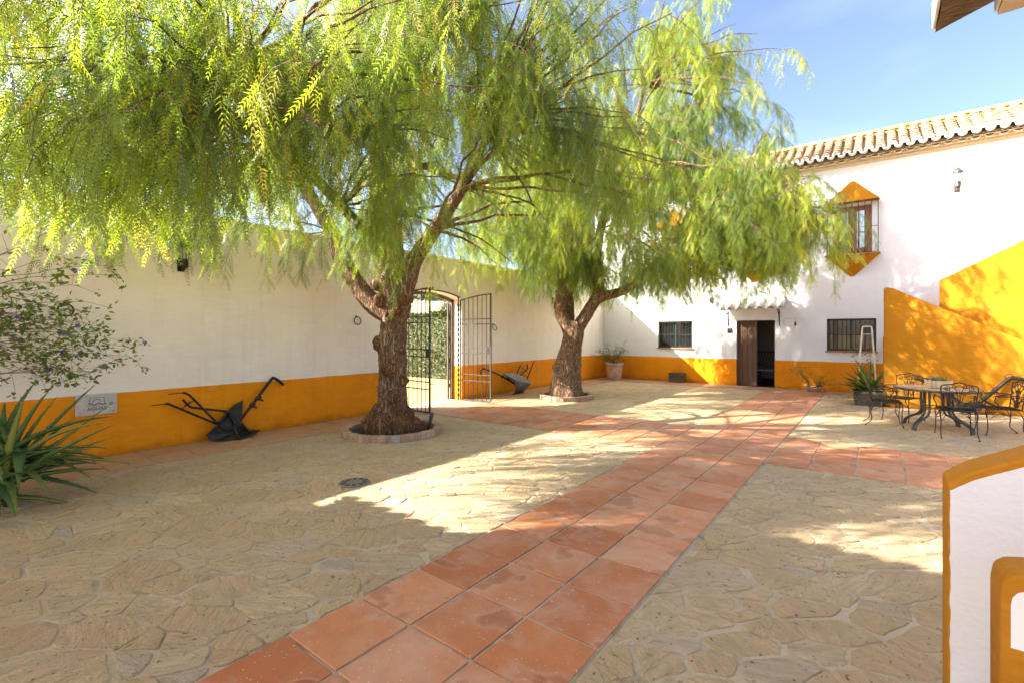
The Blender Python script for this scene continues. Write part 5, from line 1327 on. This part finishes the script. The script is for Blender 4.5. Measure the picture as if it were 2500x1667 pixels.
# violet-flowered climber
vn = thing('flowering_climber', 'sparse climber with violet flowers spreading over the white wall at left', 'climber', (-7.4, .0, 0))
rs = random.Random(9); m = MB(); LP = []; FP = []
m.tube(smoothpath([(0, 0, 0), (.0, .1, .8), (.05, .15, 1.5), (0, .2, 2.0)]), [.03] * 10 + [.022] * 9, 6)
for k in range(46):
    z0 = rs.uniform(1.45, 2.15); p = Vector((rs.uniform(-.15, .15), .15, z0)); a = rs.uniform(-.35, .75); d = Vector((rs.uniform(-.2, .25), math.cos(a), math.sin(a))).normalized(); L = rs.uniform(.9, 1.75); n = 16; pts = [p.copy()]
    for i in range(n):
        d = (d + Vector((rs.gauss(0, .06), rs.gauss(0, .05), rs.gauss(-.045, .07)))).normalized(); p = p + d * L / n
        if p.x < -.62: p.x = -.62
        if p.z < 1.25 and d.z < 0: d.z = abs(d.z) * .3
        pts.append(p.copy())
    m.tube(pts, [.0065 * (1 - .75 * i / n) for i in range(n + 1)], 4, False)
    for i in range(4, n + 1):
        if rs.random() < .42:
            q = pts[i]; dd = Vector((rs.uniform(-.4, .4), rs.uniform(-.3, .8), rs.uniform(-.8, .6))).normalized(); e = q + dd * rs.uniform(.06, .28); m.tube([q, (q + e) / 2 + Vector((0, 0, .015)), e], .0018, 3, False)
            for _ in range(rs.randint(4, 9)): LP.append(e + Vector((rs.gauss(0, .025), rs.gauss(0, .03), rs.gauss(0, .025))))
            if rs.random() < .10: FP.append(e + Vector((.02, 0, 0)))
    for _ in range(5): LP.append(pts[-1] + Vector((rs.gauss(0, .03), rs.gauss(0, .03), rs.gauss(0, .03))))
m.build('stems', 'twig', vn, True)
rg = np.random.default_rng(2); LPa = np.array([tuple(p) for p in LP]); tnt = np.where(rg.random(len(LPa)) < .25, .95, rg.uniform(0.3, .9, len(LPa)))
leaves_np('leaves', LPa, 'bush_leaf', vn, .064, .5, 7, tnt)
for p in FP[:16]:
    m = MB()
    for k in range(5):
        a = k * 1.2566; c = Vector((.012, .018 * math.cos(a), .018 * math.sin(a))); m.add([(0, 0, 0), c + Vector((0, .010 * -math.sin(a), .010 * math.cos(a))), c * 1.35, c - Vector((0, .010 * -math.sin(a), .010 * math.cos(a)))], [(0, 1, 2, 3)])
    o = m.build('flower', 'flower_blue', vn); o.location = p; o.rotation_euler = (rs.uniform(0, 6), rs.uniform(-.6, .6), rs.uniform(-.6, .6)); o.scale = (1.1, 1.1, 1.1)

# terracotta pot with a bush in the corner
def pot_profile(r, h): return [(r * .76, 0), (r * .80, .02), (r * .92, h * .75), (r * .93, h - .085), (r * 1.04, h - .08), (r * 1.06, h - .01), (r * 1.0, h), (r * .9, h - .005), (r * .86, h - .06)]
pc = thing('potted_bush', 'loose green bush in a big limed terracotta pot in the yard corner', 'potted plant', (-7.42, 15.62, 0))
m = MB(); m.lathe(pot_profile(.31, .60), 28); m.lathe([(.001, .001), (.235, .001)], 28); m.build('pot', 'terracotta_pot', pc, True)
m = MB(); m.lathe([(.001, .545), (.27, .54)], 20); m.build('soil', 'soil', pc)
rs = random.Random(3); m = MB(); LP = []
for k in range(26):
    a = rs.uniform(0, 6.28); d = Vector((math.cos(a) * .6, math.sin(a) * .6, rs.uniform(.5, 1.4))).normalized(); p = Vector((rs.uniform(-.06, .06), rs.uniform(-.06, .06), .54)); L = rs.uniform(.4, .95) * (1.5 if k < 2 else 1); pts = [p.copy()]
    for i in range(10):
        d = (d + Vector((rs.gauss(0, .1), rs.gauss(0, .1), rs.gauss(-.06, .08)))).normalized(); p = p + d * L / 10; pts.append(p.copy())
        if i > 2:
            for _ in range(4 if k > 1 else 1): LP.append(p + Vector((rs.gauss(0, .045), rs.gauss(0, .045), rs.gauss(0, .04))))
    m.tube(pts, [.007 * (1 - .7 * i / 10) for i in range(11)], 4, False)
m.build('stems', 'twig', pc, True); leaves_np('leaves', [tuple(p) for p in LP], 'bush_leaf', pc, .062, .45, 3)

# wooden crate
cr_ = thing('wooden_crate', 'weathered slatted wooden crate against the ochre band below the left window', 'crate', (-5.34, 16.05, 0), R(1))
for sy in (-1, 1):
    for k in range(3): m = MB(); m.box((0, sy * .135, .07 + k * .105), (.50, .014, .09), None, .003); m.build('slat', 'wood_grey', cr_)
for sx in (-1, 1):
    for k in range(3): m = MB(); m.box((sx * .243, 0, .07 + k * .105), (.014, .254, .09), None, .003); m.build('slat', 'wood_grey', cr_)
    for sy in (-1, 1): m = MB(); m.box((sx * .222, sy * .112, .165), (.028, .03, .33)); m.build('corner_post', 'wood_grey', cr_)
m = MB(); m.box((0, 0, .018), (.47, .25, .012)); m.build('crate_bottom', 'wood_grey', cr_)
for k in range(3):   # stencil marks too worn to read
    m = MB(); rs = random.Random(30 + k)
    for i in range(9): m.box((-.15 + i * .037, -.1432, .07 + k * .105), (rs.uniform(.012, .024), .0012, rs.uniform(.018, .03)))
    m.build('worn_stencil', 'dark', cr_)

# low terracotta bowl with trailing shrubs right of the door
tb = thing('planter_bowl', 'low terracotta bowl with straggly shrubs right of the farmhouse door', 'potted plant', (-1.45, 15.86, 0))
m = MB(); m.lathe([(.001, .012), (.13, .012), (.15, 0), (.17, .03), (.235, .11), (.255, .115), (.255, .14), (.235, .14), (.215, .11)], 24); m.build('bowl', 'terracotta_pot', tb, True)
m = MB(); m.lathe([(.001, .12), (.218, .118)], 18); m.build('soil', 'soil', tb)
rs = random.Random(13); m = MB(); LP = []; FPw = []
for k in range(20):
    side = -1 if k < 10 else 1; d = Vector((side * rs.uniform(.15, .9), rs.uniform(-.5, .15), rs.uniform(.6, 1.5))).normalized(); p = Vector((side * .08, 0, .12)); L = rs.uniform(.45, .85) if side < 0 else rs.uniform(.35, .65); pts = [p.copy()]
    for i in range(9):
        d = (d + Vector((rs.gauss(0, .1), rs.gauss(0, .08), rs.gauss(-.05 if side < 0 else -.12, .06)))).normalized(); p = p + d * L / 9; p.y = min(p.y, .3); pts.append(p.copy())
        for _ in range(3): LP.append(p + Vector((rs.gauss(0, .03), rs.gauss(0, .03), rs.gauss(0, .03))))
    m.tube(pts, [.005 * (1 - .7 * i / 9) for i in range(10)], 4, False)
m.build('stems', 'twig', tb, True); leaves_np('leaves', [tuple(p) for p in LP], 'bush_leaf', tb, .05, .42, 8, np.random.default_rng(1).beta(2, 1.3, len(LP)))
m = MB(); m.sphere((-.44, -.05, .72), .03, 8, 5, (1, 1, .6)); m.build('flower', 'flower_white', tb, True)

# wicker pot with strap-leaved plant, and white trellis stand
wp = thing('potted_strap_plant', 'dark glossy strap-leaved plant in a square wicker basket by the yellow stair', 'potted plant', (-.19, 13.72, 0), R(4))
m = MB(); n = 10
for (z0, z1, s0, s1) in ((0, .28, .21, .25), (.28, .33, .265, .265)):
    m.add([(sx * s0, sy * s0, z0) for sx, sy in ((-1, -1), (1, -1), (1, 1), (-1, 1))] + [(sx * s1, sy * s1, z1) for sx, sy in ((-1, -1), (1, -1), (1, 1), (-1, 1))], [(0, 1, 5, 4), (1, 2, 6, 5), (2, 3, 7, 6), (3, 0, 4, 7)])
m.add([(-.21, -.21, 0), (.21, -.21, 0), (.21, .21, 0), (-.21, .21, 0)], [(3, 2, 1, 0)])
bk = m.build('basket', 'wicker', wp)
m = MB()
for z in [.02 + .026 * k for k in range(12)]:
    s_ = .212 + .04 * z / .28 + .004; pts = [(-s_, -s_, z), (s_, -s_, z), (s_, s_, z), (-s_, s_, z), (-s_, -s_, z)]; m.tube(pts, .010, 5, False)
m.build('basket_weave', 'wicker', bk, True)
m = MB()
for sx in (-1, 1):
    m.tube([(sx * .225, -.225, .0), (sx * .275, -.275, .33)], .018, 6)
    m.tube([(sx * .225, .225, .0), (sx * .275, .275, .33)], .018, 6)
m.build('basket_post', 'wicker', bk, True)
m = MB(); m.add([(-.235, -.235, .27), (.235, -.235, .27), (.235, .235, .27), (-.235, .235, .27)], [(0, 1, 2, 3)]); m.build('soil', 'soil', wp)
rs = random.Random(8)
for k in range(46):
    m = MB(); m.cur = rs.uniform(.05, .75) if rs.random() < .85 else .97; a = rs.uniform(0, 6.28); el = rs.uniform(.25, 1.4)
    if k % 3 == 0: a = rs.uniform(2.6, 4.4)
    d = (math.cos(a) * math.cos(el), math.sin(a) * math.cos(el), math.sin(el)); blade(m, (rs.uniform(-.1, .1), rs.uniform(-.1, .1), .27), d, rs.uniform(.55, .85), rs.uniform(.07, .115), rs.uniform(.2, 1.2), .16, 8, 0, .15); m.build('leaf', 'blade', wp, True, fix=False)
tr = thing('trellis_stand', 'tall white tapering wooden trellis frame behind the strap-leaved plant', 'trellis', (-.21, 14.12, 0))
for sx in (-1, 1):
    m = MB(); m.bar((sx * .20, 0, 0), (sx * .095, 0, 1.72), .034, .026, (0, 1, 0)); m.build('upright', 'white_paint', tr)
m = MB(); m.tube(smoothpath([(-.095, 0, 1.70), (-.085, 0, 1.78), (-.05, 0, 1.80), (.05, 0, 1.80), (.085, 0, 1.78), (.095, 0, 1.70)], 4), .015, 6); m.build('top_bow', 'white_paint', tr, True)
for z in (.5, 1.05, 1.62): m = MB(); m.bar((-.11 - (1.72 - z) * .06, -.022, z), (.11 + (1.72 - z) * .06, -.022, z), .014, .04, (0, 1, 0)); m.build('rung', 'white_paint', tr)
rv = thing('climbing_rose', 'thin leafy rose stems twining up the white trellis frame', 'climber', (-.15, 14.18, 0))
rs = random.Random(19); m = MB(); LP = []
for k in range(8):
    p = Vector((rs.uniform(-.1, .2), 0, 0.02)); d = Vector((rs.uniform(-.15, .25), rs.uniform(-.1, .1), 1)).normalized(); pts = [p.copy()]; L = rs.uniform(.9, 1.55)
    for i in range(14):
        d = (d + Vector((rs.gauss(0, .14), rs.gauss(0, .08), rs.gauss(.0, .05)))).normalized(); p = p + d * L / 14; p.x = min(p.x, .22); pts.append(p.copy())
        if i > 3:
            for _ in range(4): LP.append((min(p.x + rs.gauss(0, .05), .24), p.y + rs.gauss(0, .05), p.z + rs.gauss(0, .04)))
    m.tube(pts, [.006 * (1 - .6 * i / 14) for i in range(15)], 4, False)
for _ in range(60): LP.append((rs.gauss(-.28, .08), rs.gauss(0, .05), rs.gauss(1.2, .05)))
m.build('stems', 'twig', rv, True); leaves_np('leaves', LP, 'bush_leaf', rv, .05, .55, 12)

# ------------------------------------------------------------------ garden table and wrought-iron chairs
tbx, tby = .80, 11.0
tb_ = thing('garden_table', 'round stone-topped garden table on curved iron legs by the yellow stair', 'table', (tbx, tby, 0))
m = MB(); m.lathe([(.001, .684), (.555, .684), (.555, .706), (.001, .706)], 48); m.build('tabletop', 'tabletop', tb_)
m = MB(); m.lathe([(.557, .672), (.585, .676), (.588, .70), (.58, .712), (.557, .712), (.557, .672)], 48); m.build('rim', 'iron_grey', tb_, True)
for k in range(4):
    a = R(45 + 90 * k + 8); cx_, sx_ = math.cos(a), math.sin(a)
    m = MB()
    for off in (-.035, .035):
        prof = [(.22, .67), (.22, .45), (.22, .33), (.27, .24), (.40, .17), (.50, .10), (.53, .0)]
        m.tube(smoothpath([(r_ * cx_ - off * sx_ * (1 if z > .2 else .6), r_ * sx_ + off * cx_ * (1 if z > .2 else .6), z) for r_, z in prof], 4), .017, 8)
    m.build('leg', 'iron_grey', tb_, True)
m = MB()
for z in (.38, .66): m.tube([(.2 * math.cos(a), .2 * math.sin(a), z) for a in [2 * math.pi * k / 24 for k in range(25)]], .011, 6, False)
m.build('leg_ring', 'iron_grey', tb_, True)
pb = thing('table_planter', 'small slatted wooden planter of succulents on the round table', 'planter', (.83, 11.05, .714), R(18))
for sy in (-1, 1):
    for k in range(9): m = MB(); m.box((-.128 + k * .032, sy * .075, .06), (.028, .010, .12), None, .002); m.build('slat', 'wood_pale', pb)
for sx in (-1, 1):
    for k in range(4): m = MB(); m.box((sx * .146, -.051 + k * .034, .06), (.010, .030, .12), None, .002); m.build('slat', 'wood_pale', pb)
for sx in (-1, 1):
    for sy in (-1, 1): m = MB(); m.box((sx * .152, sy * .082, .065), (.022, .022, .13), None, .002); m.build('corner_post', 'wood_pale', pb)
m = MB(); m.add([(-.14, -.07, .10), (.14, -.07, .10), (.14, .07, .10), (-.14, .07, .10)], [(0, 1, 2, 3)]); m.build('soil', 'soil', pb)
rs = random.Random(6); pts = [(rs.gauss(-.06, .035), rs.gauss(0, .03), .10 + abs(rs.gauss(.03, .02))) for _ in range(120)]; tag(leaves_np('grey_succulent', pts, leaf_mat('grey_succulent', [(0, (.10, .15, .12)), (1, (.2, .27, .22))], .1), pb, .035, .6, 4), kind='stuff')
pts = [(rs.gauss(.06, .035), rs.gauss(0, .03), .10 + abs(rs.gauss(.035, .025))) for _ in range(220)]; leaves_np('green_sprigs', pts, 'bush_leaf', pb, .028, .4, 5, np.random.default_rng(3).uniform(.6, 1, 220))

def spiral(c, r, turns, sgn, a0, n=16):
    return [(c[0] + r * (1 - .85 * t) * math.cos(a0 + sgn * turns * 6.283 * t), c[1] + r * (1 - .85 * t) * math.sin(a0 + sgn * turns * 6.283 * t)) for t in [k / n for k in range(n + 1)]]
def make_chair():
    t = thing('garden_chair', '', 'chair', (0, 0, 0), 0, 'wrought iron chairs round the garden table')
    BW, SH = .20, .425
    bp = lambda x, z: (x, -.20 - .12 * (z - SH) , z)      # leaning back plane
    m = MB()   # back frame
    m.tube(smoothpath([bp(-.19, SH), bp(-.20, .60), bp(-.215, .76), bp(-.205, .82), bp(-.15, .835), bp(-.09, .845), bp(0, .875), bp(.09, .845), bp(.15, .835), bp(.205, .82), bp(.215, .76), bp(.20, .60), bp(.19, SH)], 4), .009, 6)
    m.build('back_frame', 'iron', t, True)
    m = MB()   # scrollwork
    for sx in (-1, 1):
        for (c, r_, tu, sg, a0) in (((.145, .775), .04, 1.3, 1, 1.6), ((.055, .81), .032, 1.2, -1, 1.6), ((.155, .665), .038, 1.3, -1, 1.0), ((.06, .70), .032, 1.2, 1, 2.2), ((.07, .53), .034, 1.3, -1, 1.6), ((.135, .56), .03, 1.2, 1, 0), ((.05, .46), .025, 1.2, 1, 0)):
            m.tube([bp(sx * x, z) for x, z in spiral(c, r_, tu, sg, a0)], .0055, 4, False)
        for pl_ in ([(.03, .44), (.035, .56), (.06, .68), (.13, .76), (.19, .75)], [(.012, .44), (.014, .6), (.03, .74), (.06, .80)], [(.05, .44), (.075, .54), (.14, .60), (.19, .62)], [(.03, .50), (.10, .48), (.16, .50), (.19, .46)], [(0.0, .84), (.05, .79), (.11, .80), (.16, .82)]):
            m.tube(smoothpath([bp(sx * x, z) for x, z in pl_], 3), .0055, 4, False)
    m.tube([bp(0, SH), bp(0, .76)], .0055, 4); m.build('back_scrolls', 'iron', t, True)
    m = MB(); m.tube(smoothpath([(-.20, -.20, SH), (-.215, 0, SH), (-.215, .18, SH), (-.17, .215, SH), (.17, .215, SH), (.215, .18, SH), (.215, 0, SH), (.20, -.20, SH), (0, -.205, SH), (-.20, -.20, SH)], 3), .009, 6, False); m.build('seat_frame', 'iron', t, True)
    m = MB()   # woven seat mesh
    for k in range(17): x = -.20 + .025 * k; m.bar((x, -.20, SH + .001), (x, .21, SH + .001), .013, .003, (1, 0, 0)); 
    for k in range(16): y = -.195 + .026 * k; m.bar((-.208, y, SH + .004), (.208, y, SH + .004), .003, .013, (0, 0, 1))
    m.build('seat', 'iron', t)
    for sx in (-1, 1):
        for (y, fy, out) in ((.195, .235, .05), (-.195, -.30, -.05)):
            m = MB()
            for dx in (0, 1):
                x0 = sx * (.205 - dx * .055) if y > 0 else sx * (.205 - dx * .0); y0 = y if y > 0 else y + dx * .055
                m.tube(smoothpath([(x0, y0, SH - .005), (x0 + sx * .012, y0 + out * .6, SH - .05), (sx * .208, y + out * .45, .26), (sx * .212, y + out * .35, .10), (sx * .218, fy, .012)], 4), .007, 5)
            m.lathe([(.001, 0), (.016, 0), (.016, .008), (.001, .014)], 8, (sx * .218, fy, 0)); m.build('leg', 'iron', t, True)
        m = MB(); m.tube(smoothpath([bp(sx * .205, .635), (sx * .235, -.05, .65), (sx * .245, .12, .64), (sx * .235, .16, .62)], 4), .009, 5); m.tube(smoothpath([bp(sx * .205, .60), (sx * .225, -.05, .625), (sx * .235, .10, .62)], 3), .006, 5)
        m.tube(smoothpath([(sx * .24, .12, .635), (sx * .245, .14, .56), (sx * .225, .09, .50), (sx * .215, .10, SH)], 4), .009, 5)
        m.tube([bp(sx * .21, .62)] + [(sx * .25, .15 + .0 * k, .63) for k in range(1)], .004, 4); m.build('armrest', 'iron', t, True)
        m = MB(); m.tube(smoothpath([(sx * .205, .20, .26), (sx * .12, 0, .345), (sx * .205, -.215, .26)], 4), .0045, 4); m.build('stretcher', 'iron', t, True)
    return t
ch = make_chair()
spots = [((.10, 10.88), R(-90 + 4), 'wrought iron armchair on the left of the round table, in side view', None),
         ((.36, 11.66), R(180 - 28), 'wrought iron armchair behind the round table, against the yellow wall', None),
         ((.98, 10.32), R(4), 'wrought iron armchair nearest the viewer, its scrolled back turned to us', None),
         ((1.56, 10.98), R(90 + 12), 'wrought iron armchair on the right of the round table, cut by the frame', None)]
for i, ((x, y), a, lab, _) in enumerate(spots):
    c = ch if i == 0 else copy_tree(ch)
    c.location = (x, y, .012); c.rotation_euler = (0, 0, a); c['label'] = lab

# ------------------------------------------------------------------ beyond the gate
hd = thing('clipped_hedge', 'tall clipped hedge beyond the gateway', 'hedge', (-13.6, 13.0, 0), R(0))
rg = np.random.default_rng(77)
n = 22000
ux, uy, uz = rg.uniform(-3.0, 3.0, n), rg.uniform(-.75, .75, n), rg.uniform(.02, 2.35, n)
face = rg.integers(0, 3, n); uy = np.where(face == 0, -.75, uy); uz = np.where(face == 1, 2.35, uz); ux = np.where(face == 2, 3.0, ux)
pts = np.stack([ux, uy, uz], 1) + rg.normal(size=(n, 3)) * .035
pts[:, 2] = np.maximum(pts[:, 2] + .06 * np.sin(pts[:, 0] * 2.3), .02)
leaves_np('leaves', pts, 'hedge_leaf', hd, .085, .55, 5, np.clip(.35 + .3 * np.sin(pts[:, 0] * 1.1 + 2) + rg.normal(size=n) * .2, 0, 1))
m = MB(); m.box((0, 0, 1.12), (5.9, 1.35, 2.24)); m.build('inner_twigs', 'olive', hd)
h2 = thing('clipped_hedge', 'lower reddish clipped bush left of the tall hedge beyond the gateway', 'hedge', (-17.6, 13.4, 0))
n = 7000; face = rg.integers(0, 2, n); pts = np.stack([rg.uniform(-1.8, 1.8, n), np.where(face == 0, -.8, rg.uniform(-.8, .8, n)), np.where(face == 1, 2.2, rg.uniform(.02, 2.2, n))], 1) + rg.normal(size=(n, 3)) * .05
pts[:, 2] = np.maximum(pts[:, 2], .02)
leaves_np('leaves', pts, 'hedge_leaf', h2, .08, .5, 6, np.clip(.75 + rg.normal(size=n) * .2, 0, 1)); m = MB(); m.box((0, 0, 1.05), (3.4, 1.4, 2.1)); m.build('inner_twigs', 'olive', h2)

hl = MB(); nx, ny = 60, 24
def hill_z(u, v): return 34 * v ** 1.2 + 6 * mnoise.noise(Vector((u * 4, v * 3, 1))) * v - .5 + 10 * v * math.sin(u * 3 + 1)
ring_ = []
for j in range(ny + 1):
    for i in range(nx + 1):
        a = R(60 + 140 * i / nx); rr = 70 + 260 * j / ny; ring_.append((rr * math.cos(a), rr * math.sin(a), hill_z(i / nx * 4, j / ny)))
hl.add(ring_, [(j * (nx + 1) + i, j * (nx + 1) + i + 1, (j + 1) * (nx + 1) + i + 1, (j + 1) * (nx + 1) + i) for j in range(ny) for i in range(nx)])
tag(hl.build('hillside', 'hill', None, True), 'dry far hillside planted with rows of olives', None, None, 'structure')
V = []; F = []; rs = random.Random(5)
for j in range(26):
    for i in range(150):
        v = .34 + .62 * j / 26; u = (i + .5 * (j % 2)) / 150 + rs.uniform(-.001, .001); a = R(60 + 140 * u); rr = 70 + 260 * v
        z = hill_z(u * 4, v); x, y = rr * math.cos(a), rr * math.sin(a); r_ = rs.uniform(1.2, 1.9); o0 = len(V)
        for (zz, k) in ((.1, .75), (.55, 1.05), (1.1, .85)):
            for q in range(6): b_ = q * 1.047 + zz; e = k * r_ * rs.uniform(.8, 1.15); V.append((x + e * math.cos(b_), y + e * math.sin(b_), z + zz * r_ * 1.15))
        V.append((x, y, z + 1.5 * r_)); t0 = o0 + 18
        for l in range(2): F += [(o0 + l * 6 + q, o0 + l * 6 + (q + 1) % 6, o0 + l * 6 + 6 + (q + 1) % 6, o0 + l * 6 + 6 + q) for q in range(6)]
        F += [(o0 + 12 + q, o0 + 12 + (q + 1) % 6, t0, t0) for q in range(6)]
me = bpy.data.meshes.new('olive_grove'); me.from_pydata(V, [], [f if f[2] != f[3] else f[:3] for f in F]); me.materials.append(M['olive']); tag(link('olive_grove', me), 'rows of small olive trees covering the far hillside', 'olive grove', None, 'stuff')
ov = thing('olive_tree', 'single round green tree rising over the hedge beyond the gateway', 'tree', (-27.0, 27.5, 0))
m = MB(); m.tube([(0, 0, 0), (.1, 0, 1.2), (0, .1, 2.4)], [.2, .16, .1], 8); m.build('trunk', 'bark', ov, True)
n = 3000; d = rg.normal(size=(n, 3)); d /= np.linalg.norm(d, axis=1)[:, None]; pts = d * (rg.uniform(.3, 1, n) ** .4)[:, None] * [1.2, 1.2, 1.2] + [0, 0, 3.3] + rg.normal(size=(n, 3)) * .1
leaves_np('crown', pts, 'hedge_leaf', ov, .16, .4, 9)
